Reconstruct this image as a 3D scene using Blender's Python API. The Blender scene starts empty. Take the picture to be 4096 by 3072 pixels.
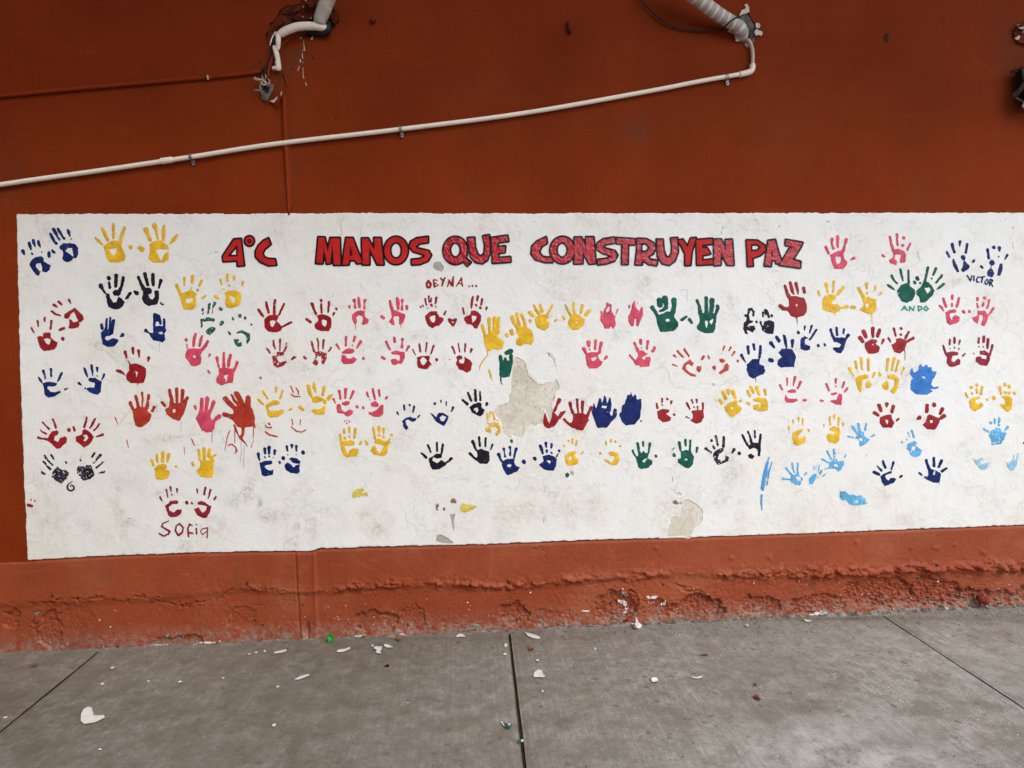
import bpy, math, random
import numpy as np
from mathutils import Vector, Matrix
R = math.radians
sc = bpy.context.scene
C = sc.collection

EXPOSURE = 0.91
CEIL_Y = -1.7
CEIL_Z = 4.3
LEFT_X = -2.9
LEFT_BLOCK_Y = -5.0
SAT = 0.75
SUN_E = 0.8
BACK_X, BACK_Y, BACK_Z = 0.6, 5.0, 4.6
# ------------------------------------------------------------------ camera
F = 2600.0                       # focal length in photo pixels (photo is 4096 x 3072)
CAM = np.array([0.0, -3.05, 1.329])
yaw, pitch, roll = math.atan(179/F), math.atan(125/F), 0.0163
fwd = np.array([math.sin(yaw)*math.cos(pitch), math.cos(yaw)*math.cos(pitch), -math.sin(pitch)])
rt0 = np.array([math.cos(yaw), -math.sin(yaw), 0.0]); up0 = np.cross(rt0, fwd)
rt = rt0*math.cos(roll) - up0*math.sin(roll); up = up0*math.cos(roll) + rt0*math.sin(roll)
cam = bpy.data.cameras.new('camera'); co = bpy.data.objects.new('camera', cam); C.objects.link(co)
M4 = Matrix(((rt[0], up[0], -fwd[0], CAM[0]), (rt[1], up[1], -fwd[1], CAM[1]), (rt[2], up[2], -fwd[2], CAM[2]), (0, 0, 0, 1)))
co.matrix_world = M4
cam.sensor_fit = 'HORIZONTAL'; cam.sensor_width = 36.0; cam.lens = 36.0*F/4096.0
cam.clip_start = 0.05; cam.clip_end = 500
sc.camera = co

# ------------------------------------------------------------------ world, sun, exposure
w = bpy.data.worlds.new('World'); sc.world = w; w.use_nodes = True
nt = w.node_tree; nt.nodes.clear()
sky = nt.nodes.new('ShaderNodeTexSky'); sky.sky_type = 'NISHITA'; sky.sun_disc = False
SUN_EL, SUN_AZ = R(48), R(146)          # azimuth from +Y towards +X: behind the camera, to its right
sky.sun_elevation = SUN_EL; sky.sun_rotation = SUN_AZ
sky.air_density = 1.0; sky.dust_density = 2.0; sky.ozone_density = 1.0
hsv = nt.nodes.new('ShaderNodeHueSaturation'); hsv.inputs['Saturation'].default_value = SAT   # thin overcast
bg = nt.nodes.new('ShaderNodeBackground'); bg.inputs['Strength'].default_value = 0.14
wo = nt.nodes.new('ShaderNodeOutputWorld')
nt.links.new(sky.outputs[0], hsv.inputs['Color']); nt.links.new(hsv.outputs[0], bg.inputs['Color']); nt.links.new(bg.outputs[0], wo.inputs['Surface'])
sl = bpy.data.lights.new('sun', 'SUN'); sl.energy = SUN_E; sl.angle = R(16); sl.color = (1.0, 0.975, 0.94)
so = bpy.data.objects.new('sun', sl); C.objects.link(so)
sd = Vector((math.sin(SUN_AZ)*math.cos(SUN_EL), math.cos(SUN_AZ)*math.cos(SUN_EL), math.sin(SUN_EL)))
so.rotation_euler = sd.to_track_quat('Z', 'Y').to_euler()
sc.view_settings.view_transform = 'Standard'; sc.view_settings.look = 'None'
sc.view_settings.exposure = EXPOSURE; sc.view_settings.gamma = 1.0; sc.view_settings.use_curve_mapping = False
sc.render.engine = 'CYCLES'
sc.cycles.max_bounces = 8; sc.cycles.diffuse_bounces = 5

# ------------------------------------------------------------------ photo pixel <-> world
def ray(px, py):
    u = (np.asarray(px, float)-2048)/F; v = (np.asarray(py, float)-1536)/F
    return fwd + u[..., None]*rt - v[..., None]*up
def W(px, py, Y=0.0):            # point where the pixel's ray meets the plane y = Y
    d = ray(px, py); t = (Y-CAM[1])/d[..., 1]
    return CAM + t[..., None]*d
def G(px, py, Z=0.0):            # point where it meets the floor
    d = ray(px, py); t = (Z-CAM[2])/d[..., 2]
    return CAM + t[..., None]*d
def PX(x, z, y=0.0):             # world point on the wall -> photo pixel
    dx, dy, dz = x-CAM[0], y-CAM[1], z-CAM[2]
    a = dx*rt[0]+dy*rt[1]+dz*rt[2]; b = dx*up[0]+dy*up[1]+dz*up[2]; c = dx*fwd[0]+dy*fwd[1]+dz*fwd[2]
    return 2048+F*a/c, 1536-F*b/c
PM = 3.05/F                      # metres per photo pixel on the wall, near enough

# ------------------------------------------------------------------ noise
def _h(ix, iy, s):
    n = (ix.astype(np.int64)*374761393 + iy.astype(np.int64)*668265263 + s*1442695041) & 0x7fffffff
    n = ((n ^ (n >> 13))*1274126177) & 0x7fffffff
    return ((n ^ (n >> 16)) & 0xffff)/65535.0
def vn(x, y, s=0):
    x = np.asarray(x, float); y = np.asarray(y, float)
    ix = np.floor(x); iy = np.floor(y); fx = x-ix; fy = y-iy
    fx = fx*fx*(3-2*fx); fy = fy*fy*(3-2*fy); ix = ix.astype(np.int64); iy = iy.astype(np.int64)
    a = _h(ix, iy, s); b = _h(ix+1, iy, s); c = _h(ix, iy+1, s); d = _h(ix+1, iy+1, s)
    return (a*(1-fx)+b*fx)*(1-fy) + (c*(1-fx)+d*fx)*fy
def fbm(x, y, o=4, s=0):
    t = 0; a = 1; n = 0
    for i in range(o):
        t = t + a*vn(x*2**i, y*2**i, s+i*17); n += a; a *= .5
    return t/n
def ss(a, b, x):
    t = np.clip((x-a)/(b-a), 0, 1); return t*t*(3-2*t)

def hwall(x, z):                 # gentle unevenness of the plaster, metres towards the viewer
    return .0042*(fbm(x*2.4, z*2.4, 3, 5)-.5) + .0016*(fbm(x*14, z*14, 3, 9)-.5)

# ------------------------------------------------------------------ objects
def obj(name, verts, faces, mats, parent=None, smooth=False, mi=None, attrs=None, **props):
    me = bpy.data.meshes.new(name)
    me.from_pydata([tuple(v) for v in verts], [], [tuple(f) for f in faces]); me.update()
    if not isinstance(mats, (list, tuple)): mats = [mats]
    for m in mats: me.materials.append(m)
    if mi is not None: me.polygons.foreach_set('material_index', np.asarray(mi, dtype=np.int32))
    if smooth: me.polygons.foreach_set('use_smooth', np.ones(len(me.polygons), dtype=bool))
    for k, v in (attrs or {}).items():
        at = me.attributes.new(k, 'FLOAT', 'POINT'); at.data.foreach_set('value', np.asarray(v, dtype=np.float32))
    o = bpy.data.objects.new(name, me); C.objects.link(o)
    if parent: o.parent = parent
    for k, v in props.items(): o[k] = v
    return o
def thing(name, label, cat, loc=(0, 0, 0), group=None):
    o = bpy.data.objects.new(name, None); C.objects.link(o); o.location = loc; o.empty_display_size = .05
    o['label'] = label; o['category'] = cat
    if group: o['group'] = group
    return o
def grid(nx, nz):
    i = np.arange(nx*nz).reshape(nz, nx)
    return np.stack([i[:-1, :-1], i[:-1, 1:], i[1:, 1:], i[1:, :-1]], -1).reshape(-1, 4)
def tube(name, pts, r, mat, parent=None, n=12, sub=6, attrs=False, cap=True, wob=0, **props):
    pts = [np.asarray(p, float) for p in pts]
    rs = r if isinstance(r, (list, tuple)) else [r]*len(pts)
    P_, R_ = [], []
    q = [2*pts[0]-pts[1]] + pts + [2*pts[-1]-pts[-2]]
    for i in range(len(pts)-1):
        for k in range(sub):
            t = k/sub; a, b, c, d = q[i], q[i+1], q[i+2], q[i+3]
            P_.append(.5*((2*b)+(c-a)*t+(2*a-5*b+4*c-d)*t*t+(3*b-a-3*c+d)*t**3)); R_.append(rs[i]*(1-t)+rs[i+1]*t)
    P_.append(pts[-1]); R_.append(rs[-1])
    v, f, ln = [], [], []; L = 0; nrm = None
    for i, p in enumerate(P_):
        t = P_[min(i+1, len(P_)-1)]-P_[max(i-1, 0)]; t = t/np.linalg.norm(t)
        if nrm is None:
            nrm = np.cross(t, [0, 1, 0.01]); 
        nrm = nrm - t*np.dot(nrm, t); nrm /= np.linalg.norm(nrm); bn = np.cross(t, nrm)
        if i: L += np.linalg.norm(p-P_[i-1])
        for k in range(n):
            a = 2*math.pi*k/n; rr = R_[i]
            if wob: rr = rr*(1+wob*(float(vn(L*60, k*.9, 3))-.5))
            v.append(p+rr*(math.cos(a)*nrm+math.sin(a)*bn)); ln.append(L)
        if i:
            for k in range(n):
                f.append(((i-1)*n+k, (i-1)*n+(k+1) % n, i*n+(k+1) % n, i*n+k))
    if cap:
        f.append(tuple(range(n))[::-1]); f.append(tuple((len(P_)-1)*n+k for k in range(n)))
    return obj(name, v, f, mat, parent, True, attrs={'len': ln} if attrs else None, **props)

# ------------------------------------------------------------------ materials
def lin(c): return tuple((x/255/12.92 if x/255 <= .04045 else ((x/255+.055)/1.055)**2.4) for x in c)+(1,)
class NB:
    def __init__(s, name):
        s.m = bpy.data.materials.new(name); s.m.use_nodes = True; s.t = s.m.node_tree
        s.b = s.t.nodes['Principled BSDF']; tc = s.t.nodes.new('ShaderNodeTexCoord'); s.co = tc.outputs['Object']
    def n(s, k, **p):
        x = s.t.nodes.new(k)
        for a, v in p.items(): setattr(x, a, v)
        return x
    def l(s, a, b): s.t.links.new(a, b)
    def put(s, node, i, v):
        if hasattr(v, 'is_linked') or isinstance(v, bpy.types.NodeSocket): s.l(v, node.inputs[i])
        else: node.inputs[i].default_value = v
    def noise(s, scale, detail=5, rough=.55, co=None, dist=0):
        x = s.n('ShaderNodeTexNoise'); s.l(co or s.co, x.inputs['Vector']); x.inputs['Scale'].default_value = scale
        x.inputs['Detail'].default_value = detail; x.inputs['Roughness'].default_value = rough; x.inputs['Distortion'].default_value = dist
        return x.outputs[0]
    def stretch(s, sx, sy, sz, rz=0):
        x = s.n('ShaderNodeMapping'); s.l(s.co, x.inputs[0]); x.inputs['Scale'].default_value = (sx, sy, sz); x.inputs['Rotation'].default_value = (0, 0, rz); return x.outputs[0]
    def vor(s, scale, feat='F1', co=None, out='Distance'):
        x = s.n('ShaderNodeTexVoronoi', feature=feat); s.l(co or s.co, x.inputs['Vector']); x.inputs['Scale'].default_value = scale; return x.outputs[out]
    def warp(s, scale, amt):
        x = s.n('ShaderNodeTexNoise'); s.l(s.co, x.inputs['Vector']); x.inputs['Scale'].default_value = scale; x.inputs['Detail'].default_value = 4
        a = s.n('ShaderNodeVectorMath', operation='SCALE'); s.l(x.outputs['Color'], a.inputs[0]); a.inputs['Scale'].default_value = amt
        b = s.n('ShaderNodeVectorMath', operation='ADD'); s.l(s.co, b.inputs[0]); s.l(a.outputs[0], b.inputs[1]); return b.outputs[0]
    def rng(s, v, a, b, c=0., d=1.):
        x = s.n('ShaderNodeMapRange'); x.clamp = True; s.put(x, 0, v); 
        for i, q in enumerate((a, b, c, d)): x.inputs[i+1].default_value = q
        return x.outputs[0]
    def math(s, op, a, b=0.):
        x = s.n('ShaderNodeMath', operation=op); s.put(x, 0, a); s.put(x, 1, b); return x.outputs[0]
    def mix(s, f, a, b):
        x = s.n('ShaderNodeMix', data_type='RGBA'); s.put(x, 'Factor', f); s.put(x, 6, a); s.put(x, 7, b); return x.outputs[2]
    def attr(s, k):
        x = s.n('ShaderNodeAttribute'); x.attribute_name = k; return x.outputs['Fac']
    def bump(s, h, strength=.3, dist=.002, prev=None):
        x = s.n('ShaderNodeBump'); s.l(h, x.inputs['Height']); x.inputs['Strength'].default_value = strength; x.inputs['Distance'].default_value = dist
        if prev is not None: s.l(prev, x.inputs['Normal'])
        return x.outputs[0]
    def done(s, color, rough=.6, normal=None, **k):
        s.put(s.b, 'Base Color', color); s.put(s.b, 'Roughness', rough)
        if normal is not None: s.l(normal, s.b.inputs['Normal'])
        for a, v in k.items(): s.put(s.b, a.replace('_', ' '), v)
        return s.m

def paint_mat(name, rgb, var=.22, rough=.38, dry=False):
    b = NB(name); c = lin(rgb); n1 = b.noise(26, 6, .65); n2 = b.noise(160, 3)
    dark = tuple(x*(1-var) for x in c[:3])+(1,); lite = tuple(min(1, x*(1+var)+.012) for x in c[:3])+(1,)
    col = b.mix(b.rng(n1, .35, .65), dark, lite)
    if name.endswith('navy'): col = b.mix(b.rng(b.noise(38, 5, .7), .54, .66, 0, .7), col, lin((18, 66, 150)))
    if name.endswith('_black'): col = b.mix(b.rng(b.noise(30, 5, .7), .52, .64, 0, .6), col, lin((34, 24, 62)))
    if name.endswith('green'): col = b.mix(b.rng(b.noise(34, 5, .7), .56, .66, 0, .5), col, lin((30, 120, 96)))
    if dry: col = b.mix(b.rng(b.noise(260, 4), .60, .68, 0, .8), col, (.62, .60, .56, 1))
    bp = b.bump(n2, .35, .0012); bp = b.bump(n1, .4, .003, bp)
    thin = b.rng(b.noise(75, 5, .75), .62, .74, 0, .12 if max(rgb) < 130 else .24); col = b.mix(thin, col, (.60, .60, .58, 1))
    return b.done(col, b.rng(n2, .3, .7, rough-.08, rough+.14), bp, Specular_IOR_Level=.14 if max(rgb) < 130 else .28)
PCOL = dict(navy=(8, 30, 92), black=(22, 19, 34), blueblack=(22, 36, 96), yellow=(222, 176, 34), red=(146, 12, 26), crimson=(136, 18, 44),
            pink=(204, 70, 94), orange=(168, 50, 32), scarlet=(186, 62, 50), green=(12, 84, 70), teal=(22, 142, 122), blue=(44, 116, 192),
            sky=(86, 168, 216), paleblue=(140, 192, 220), mustard=(206, 186, 60), dull=(150, 112, 108), streakblue=(58, 148, 208))
PAINT = {k: paint_mat('hand_paint_'+k, v) for k, v in PCOL.items()}
PAINTD = {k: paint_mat('dry_hand_paint_'+k, v, .22, .5, True) for k, v in PCOL.items()}

def wallpaint(name, a, c, rough=.55, lo=.25, strength=.35, grey=0., spec=.35, dust=False, smudge=False):
    b = NB(name); n1 = b.noise(1.7, 6); n2 = b.noise(60, 6, .65); st = b.noise(5, 6, .6, b.stretch(9, 1, .8))
    col = b.mix(b.rng(n1, .3, .7), lin(a), lin(c))
    col = b.mix(b.rng(st, .55, .8, 0, .35), col, tuple(x*.72 for x in lin(a)[:3])+(1,))
    col = b.mix(b.rng(b.noise(9, 8, .7), .60, .78, 0, .4), col, tuple(x*1.22 for x in lin(c)[:3])+(1,))
    if smudge: col = b.mix(b.math('MULTIPLY', b.attr('stain'), b.rng(b.noise(14, 8, .75), .35, .65, .1, 1)), col, (.085, .05, .028, 1))
    if dust:
        dn = b.noise(26, 8, .75); col = b.mix(b.math('MULTIPLY', b.attr('dust'), b.rng(dn, .42, .62)), col, (.29, .25, .21, 1)); sv_ = b.noise(3.1, 8, .7); col = b.mix(b.rng(sv_, .50, .66, 0, .30), col, (.38, .145, .075, 1)); col = b.mix(b.rng(b.noise(5.2, 8, .72), .54, .70, 0, .45), col, (.16, .055, .028, 1)); col = b.mix(b.rng(b.noise(48, 8, .8), .64, .72, 0, .5), col, (.10, .045, .025, 1)); col = b.mix(b.rng(b.noise(7, 8, .7), .55, .75, 0, .35), col, (.42, .15, .07, 1))
    if grey: col = b.mix(b.rng(b.noise(34, 8, .75), .66, .72, 0, grey), col, (.30, .27, .23, 1))
    gr = b.noise(190, 4, .8); col = b.mix(b.rng(gr, .50, .70, 0, .30), col, tuple(x*.55 for x in lin(a)[:3])+(1,)); col = b.mix(b.rng(gr, .30, .45, .22, 0), col, tuple(x*1.5 for x in lin(c)[:3])+(1,))
    rl = b.noise(1, 6, .7, b.stretch(2.2, 1, 46)); col = b.mix(b.rng(rl, .56, .72, 0, .28), col, tuple(x*1.35 for x in lin(c)[:3])+(1,)); sc_ = b.math('ABSOLUTE', b.math('SUBTRACT', b.noise(1, 5, .6, b.stretch(1.1, 1, 4.5)), .5)); col = b.mix(b.math('MULTIPLY', b.rng(sc_, 0, .002, 1, 0), b.rng(b.noise(2.2, 3), .56, .62, 0, .5)), col, tuple(x*1.9 for x in lin(c)[:3])+(1,))
    fine = b.noise(260, 4, .7)
    bp = b.bump(rl, .25, .003); bp = b.bump(fine, strength, .0012); bp = b.bump(n2, strength, .004, bp)
    return b.done(col, b.rng(n2, .3, .7, rough-.1, rough+.12), bp, Specular_IOR_Level=spec)
M_UP = wallpaint('brick_red_wall_paint', (113, 42, 15), (134, 53, 20), .62, strength=.3, spec=.04, smudge=True)
M_PLINTH = wallpaint('worn_orange_red_wall_paint', (136, 60, 32), (152, 72, 42), .55, strength=.7, spec=.22, dust=True)

def mural_mat():
    b = NB('chalky_white_wall_paint')
    wc = b.warp(3.0, .22)
    big = b.noise(1.1, 7, .6); mid = b.noise(4.5, 9, .68); fine = b.noise(38, 8, .75); mic = b.noise(230, 4, .7)
    col = b.mix(b.rng(big, .35, .7), (.815, .825, .81, 1), (.775, .757, .69, 1))
    col = b.mix(b.math('MULTIPLY', b.rng(b.math('ADD', mid, b.math('MULTIPLY', b.attr('wear'), .03)), .53, .78, 0, .8), b.rng(fine, .42, .58)), col, (.56, .50, .39, 1))
    st = b.math('MULTIPLY', b.attr('stain'), b.math('MULTIPLY', b.rng(b.noise(60, 9, .85), .44, .60, .10, 1.), b.rng(b.noise(15, 6, .75), .36, .58, .15, 1.)))
    col = b.mix(b.math('MULTIPLY', st, .80), col, (.43, .355, .25, 1))
    scr = b.noise(24, 6, .7, b.stretch(1, 1, 4.5, .4)); scr = b.rng(scr, .66, .70, 0, .35)
    col = b.mix(scr, col, (.42, .40, .36, 1))
    spk = b.rng(b.vor(52, co=b.warp(20, .02)), .045, .075, 1, 0); spk = b.math('MULTIPLY', spk, b.rng(b.noise(7, 3), .55, .62))
    col = b.mix(b.math('MULTIPLY', spk, .7), col, (.16, .14, .12, 1))
    e = b.vor(2.6, 'DISTANCE_TO_EDGE', wc); cr = b.rng(e, .0, .009, 1, 0); cr = b.math('MULTIPLY', cr, b.rng(b.noise(2.3, 4), .55, .64))
    e2 = b.vor(7.5, 'DISTANCE_TO_EDGE', b.warp(9, .1)); cr2 = b.rng(e2, 0, .02, 1, 0); cr2 = b.math('MULTIPLY', cr2, b.rng(b.noise(3.1, 4, .5, b.stretch(1, 1, 1, .7)), .54, .62))
    cra = b.math('MAXIMUM', cr, b.math('MULTIPLY', cr2, .6))
    col = b.mix(b.math('MULTIPLY', cra, .34), col, (.26, .23, .19, 1))
    w1 = b.math('ABSOLUTE', b.math('SUBTRACT', b.noise(7, 7, .62, wc), .5)); w2 = b.math('ABSOLUTE', b.math('SUBTRACT', b.noise(13, 6, .6, b.warp(6, .08)), .5))
    wr = b.math('MULTIPLY', b.rng(w1, 0, .006, 1, 0), b.rng(b.noise(2.9, 4), .44, .56)); wr2 = b.math('MULTIPLY', b.rng(w2, 0, .008, 1, 0), b.rng(b.noise(3.7, 4), .50, .60))
    wrs = b.math('MAXIMUM', b.math('MAXIMUM', wr, wr2), b.math('MULTIPLY', b.math('MULTIPLY', b.rng(w1, 0, .007, 1, 0), b.rng(b.noise(3.9, 4), .46, .56)), b.attr('wear'))); col = b.mix(b.math('MULTIPLY', wrs, b.rng(b.noise(5.3, 5), .52, .64, .03, .22)), col, (.36, .32, .25, 1))
    g5 = b.noise(110, 7, .85); col = b.mix(b.math('MULTIPLY', b.rng(g5, .58, .68, 0, .5), b.rng(b.noise(4.1, 5, .6), .44, .60, .15, 1)), col, (.40, .36, .29, 1))
    flk = b.rng(b.noise(6.5, 5, .5, wc), .50, .525)                      # edges of older flaked coats under the white
    bp = b.bump(mic, .25, .0012); bp = b.bump(fine, .42, .003, bp); bp = b.bump(mid, .5, .010, bp); bp = b.bump(flk, .30, .0016, bp); bp = b.bump(wrs, .45, .003, bp); bp = b.bump(cra, -.6, .002, bp)
    return b.done(col, b.rng(fine, .3, .7, .48, .68), bp, Specular_IOR_Level=.4)
M_MURAL = mural_mat()

def rough_mat(name, a, c, scale=12, rough=.85, bs=.6, spots=None):
    b = NB(name); n1 = b.noise(scale, 8, .65); n2 = b.noise(scale*9, 6, .7)
    col = b.mix(b.rng(n1, .35, .65), lin(a), lin(c)); col = b.mix(b.rng(n2, .58, .66, 0, .45), col, tuple(x*.5 for x in lin(a)[:3])+(1,))
    bp = b.bump(n2, bs, .003); bp = b.bump(n1, bs, .006, bp)
    return b.done(col, rough, bp, Specular_IOR_Level=.2)
def plaster_mat():
    b = NB('bare_beige_plaster'); n1 = b.noise(6, 8, .65); n2 = b.noise(55, 8, .8); n3 = b.noise(18, 7, .7)
    col = b.mix(b.rng(n1, .35, .65), lin((196, 187, 168)), lin((222, 217, 203))); col = b.mix(b.rng(n3, .54, .66, 0, .65), col, lin((224, 222, 214)))
    col = b.mix(b.rng(n2, .55, .64, 0, .6), col, lin((142, 128, 106))); col = b.mix(b.rng(n2, .36, .45, .75, 0), col, lin((234, 230, 220)))
    bp = b.bump(n2, .8, .004); bp = b.bump(n3, .6, .006, bp)
    return b.done(col, .85, bp)
M_BARE = {'bare': plaster_mat(), 'undercoat': rough_mat('pale_undercoat', (226, 227, 223), (233, 233, 229), 9, bs=.1),
          'darkbare': rough_mat('grey_plaster', (158, 154, 142), (176, 172, 160), 14), 'brown': rough_mat('brown_old_coat', (128, 96, 88), (142, 118, 108), 30)}
M_GREYC = rough_mat('raw_grey_cement', (118, 114, 104), (150, 146, 134), 18, bs=.9)
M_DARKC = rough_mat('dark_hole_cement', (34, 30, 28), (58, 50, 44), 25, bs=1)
M_BROKEN = rough_mat('chipped_brown_plaster', (58, 20, 11), (118, 50, 27), 22, bs=1)
M_WHITEP = rough_mat('torn_white_plaster', (200, 188, 172), (214, 204, 190), 20, .7, .4)
M_CHIP = rough_mat('fallen_white_paint', (206, 202, 198), (222, 218, 214), 20, .6, .3)
M_CHIPG = rough_mat('fallen_green_paint', (20, 88, 80), (36, 104, 94), 30, .5, .3)
M_LEAF = rough_mat('dry_leaf_brown', (104, 70, 46), (128, 92, 66), 40, .8, .5)
M_PEB = rough_mat('grey_pebble', (170, 164, 156), (190, 184, 178), 40, .8, .5)
M_RUST = rough_mat('dark_red_flake', (84, 40, 32), (100, 52, 40), 40, .8, .5)
def pvc(name, rgb, grime=.35, rough=.42):
    b = NB(name); c = lin(rgb); n = b.noise(14, 8, .75); d = tuple(x*.55 for x in c[:3])+(1,)
    col = b.mix(b.rng(n, .52, .72, 0, grime), c, (c[0]*.7, c[1]*.55, c[2]*.5, 1)); col = b.mix(b.rng(b.noise(90, 6, .8), .66, .72, 0, .7), col, (.16, .09, .06, 1))
    return b.done(col, rough, b.bump(b.noise(200, 3), .15, .001))
M_PVC = pvc('dirty_white_pvc', (242, 230, 214), .3); M_PVCG = pvc('greyish_pvc_hose', (196, 166, 156)); M_REDPIPE = wallpaint('painted_over_conduit', (126, 46, 16), (138, 54, 20), .5, strength=.2, spec=.06)
def simple(name, rgb, rough=.5, metal=0., var=.25, sc_=40):
    b = NB(name); c = lin(rgb); col = b.mix(b.rng(b.noise(sc_, 6, .7), .35, .65), tuple(x*(1-var) for x in c[:3])+(1,), tuple(min(1, x*(1+var)) for x in c[:3])+(1,))
    return b.done(col, rough, b.bump(b.noise(180, 4), .2, .001), Metallic=metal)
M_STEEL = simple('galvanised_steel', (150, 150, 150), .45, .8); M_BLACK = simple('black_rubber', (10, 8, 9), .6)
M_WIRE = simple('cream_wire', (190, 172, 150), .5); M_GREYM = simple('corroded_grey_metal', (124, 116, 108), .6, .4, .4, 60); M_RUSTM = simple('rusty_dark_metal', (62, 40, 30), .7, .3, .4, 60)
M_CAP = simple('green_plastic', (36, 150, 40), .35, 0, .12)
def wrap_mat(name, a, c, freq):
    b = NB(name); ln = b.attr('len'); x = b.math('MULTIPLY', ln, freq); nn = b.noise(5, 2)
    x = b.math('ADD', x, nn); wv = b.math('FRACT', x); band = b.rng(wv, .60, .66); band = b.math('MULTIPLY', band, b.rng(wv, .94, 1., 1, 0))
    col = b.mix(band, lin(a), lin(c)); col = b.mix(b.rng(b.noise(60, 6, .8), .5, .75, 0, .5), col, tuple(q*.6 for q in lin(a)[:3])+(1,))
    seam = b.math('FRACT', b.math('MULTIPLY', x, 2.))
    return b.done(col, .55, b.bump(b.math('ADD', b.rng(seam, .85, 1.), b.noise(30, 4)), .5, .003))
M_WRAP = wrap_mat('tape_wrapped_insulation', (172, 164, 160), (216, 206, 192), 26); M_WRAP2 = wrap_mat('cloth_wrapped_insulation', (178, 172, 162), (196, 190, 178), 9)

def floor_mat():
    b = NB('brushed_concrete')
    br = b.noise(1, 6, .7, b.stretch(95, 2.2, 1)); br2 = b.noise(1, 5, .6, b.stretch(30, .8, 1, R(3)))
    bl = b.noise(1.7, 8, .6, b.stretch(1, .5, 1)); bl2 = b.noise(6.5, 9, .75, b.stretch(.8, .7, 1)); gr = b.noise(70, 6, .8); mud = b.noise(3.2, 9, .7, b.warp(2, .5))
    col = b.mix(b.rng(bl, .3, .7), (.28, .268, .232, 1), (.46, .445, .405, 1))
    m3 = b.noise(13, 10, .75, b.stretch(.8, .75, 1)); m4 = b.noise(34, 8, .8, b.stretch(.8, .75, 1))
    col = b.mix(b.rng(m3, .42, .54, .7, 0), col, (.165, .152, .118, 1)); col = b.mix(b.rng(m4, .53, .60, 0, .7), col, (.13, .112, .085, 1)); col = b.mix(b.rng(m4, .32, .44, .5, 0), col, (.50, .49, .455, 1))
    m5 = b.noise(80, 6, .85, b.stretch(.7, .8, 1)); col = b.mix(b.rng(m5, .56, .66, 0, .6), col, (.12, .10, .08, 1)); col = b.mix(b.rng(m5, .34, .42, .4, 0), col, (.52, .51, .48, 1))
    m6 = b.noise(230, 3, .7); col = b.mix(b.rng(m6, .48, .62, 0, .7), col, (.13, .12, .10, 1)); col = b.mix(b.rng(m6, .34, .48, .45, 0), col, (.50, .48, .44, 1))
    ln = b.math('ABSOLUTE', b.math('SUBTRACT', b.noise(2.6, 6, .6, b.stretch(1.3, .55, 1, .35)), .5)); col = b.mix(b.math('MULTIPLY', b.rng(ln, 0, .0035, 1, 0), b.rng(b.noise(3.3, 2), .5, .6)), col, (.13, .11, .09, 1))
    col = b.mix(b.rng(br, .42, .62, 0, .58), col, (.17, .152, .13, 1)); col = b.mix(b.rng(br2, .55, .8, 0, .10), col, (.40, .38, .35, 1))
    col = b.mix(b.rng(bl2, .50, .62, 0, .8), col, (.165, .15, .118, 1)); col = b.mix(b.rng(mud, .58, .70, 0, .5), col, (.19, .135, .105, 1))
    col = b.mix(b.rng(gr, .60, .76, 0, .45), col, (.13, .11, .09, 1)); col = b.mix(b.rng(gr, .24, .38, .3, 0), col, (.45, .43, .40, 1))
    wv = b.warp(8, .05)
    sp = b.rng(b.vor(15, co=wv), .13, .19, 1, 0); sp = b.math('MULTIPLY', sp, b.rng(b.noise(4.0, 3), .44, .50)); col = b.mix(b.math('MULTIPLY', sp, .65), col, (.10, .07, .055, 1))
    s3 = b.rng(b.vor(33, co=b.warp(11, .03)), .16, .24, 1, 0); s3 = b.math('MULTIPLY', s3, b.rng(b.noise(6.0, 3), .52, .6)); col = b.mix(b.math('MULTIPLY', s3, .55), col, (.12, .075, .06, 1))
    s2 = b.rng(b.vor(26, co=b.warp(13, .04)), .065, .09, 1, 0); s2 = b.math('MULTIPLY', s2, b.rng(b.noise(5.1, 3), .46, .52)); col = b.mix(s2, col, (.60, .58, .55, 1))
    pale = b.math('MULTIPLY', b.attr('pale'), b.rng(b.noise(9, 8, .75), .38, .62)); col = b.mix(pale, col, (.50, .485, .455, 1))
    dirt_shade = b.math('MULTIPLY', b.attr('dirt_shade'), b.rng(b.noise(11, 9, .78), .36, .62, .30, 1)); col = b.mix(dirt_shade, col, (.125, .108, .082, 1))  # mask mixes real stains with painted shade
    bp = b.bump(br, .45, .0022); bp = b.bump(gr, .35, .002, bp); bp = b.bump(bl2, .4, .005, bp)
    return b.done(col, b.rng(gr, .3, .7, .55, .8), bp, Specular_IOR_Level=.4)
M_FLOOR = floor_mat()
M_JOINT = rough_mat('dark_joint_dirt', (44, 34, 28), (66, 52, 42), 30)
M_YARD = rough_mat('yard_concrete', (150, 146, 138), (166, 162, 152), 2, bs=.2)
M_BACK = rough_mat('back_blocker_red', (120, 62, 44), (134, 72, 52), 3, bs=.2)
M_CEIL = rough_mat('painted_ceiling', (178, 170, 158), (190, 184, 172), 3, bs=.2)

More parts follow.
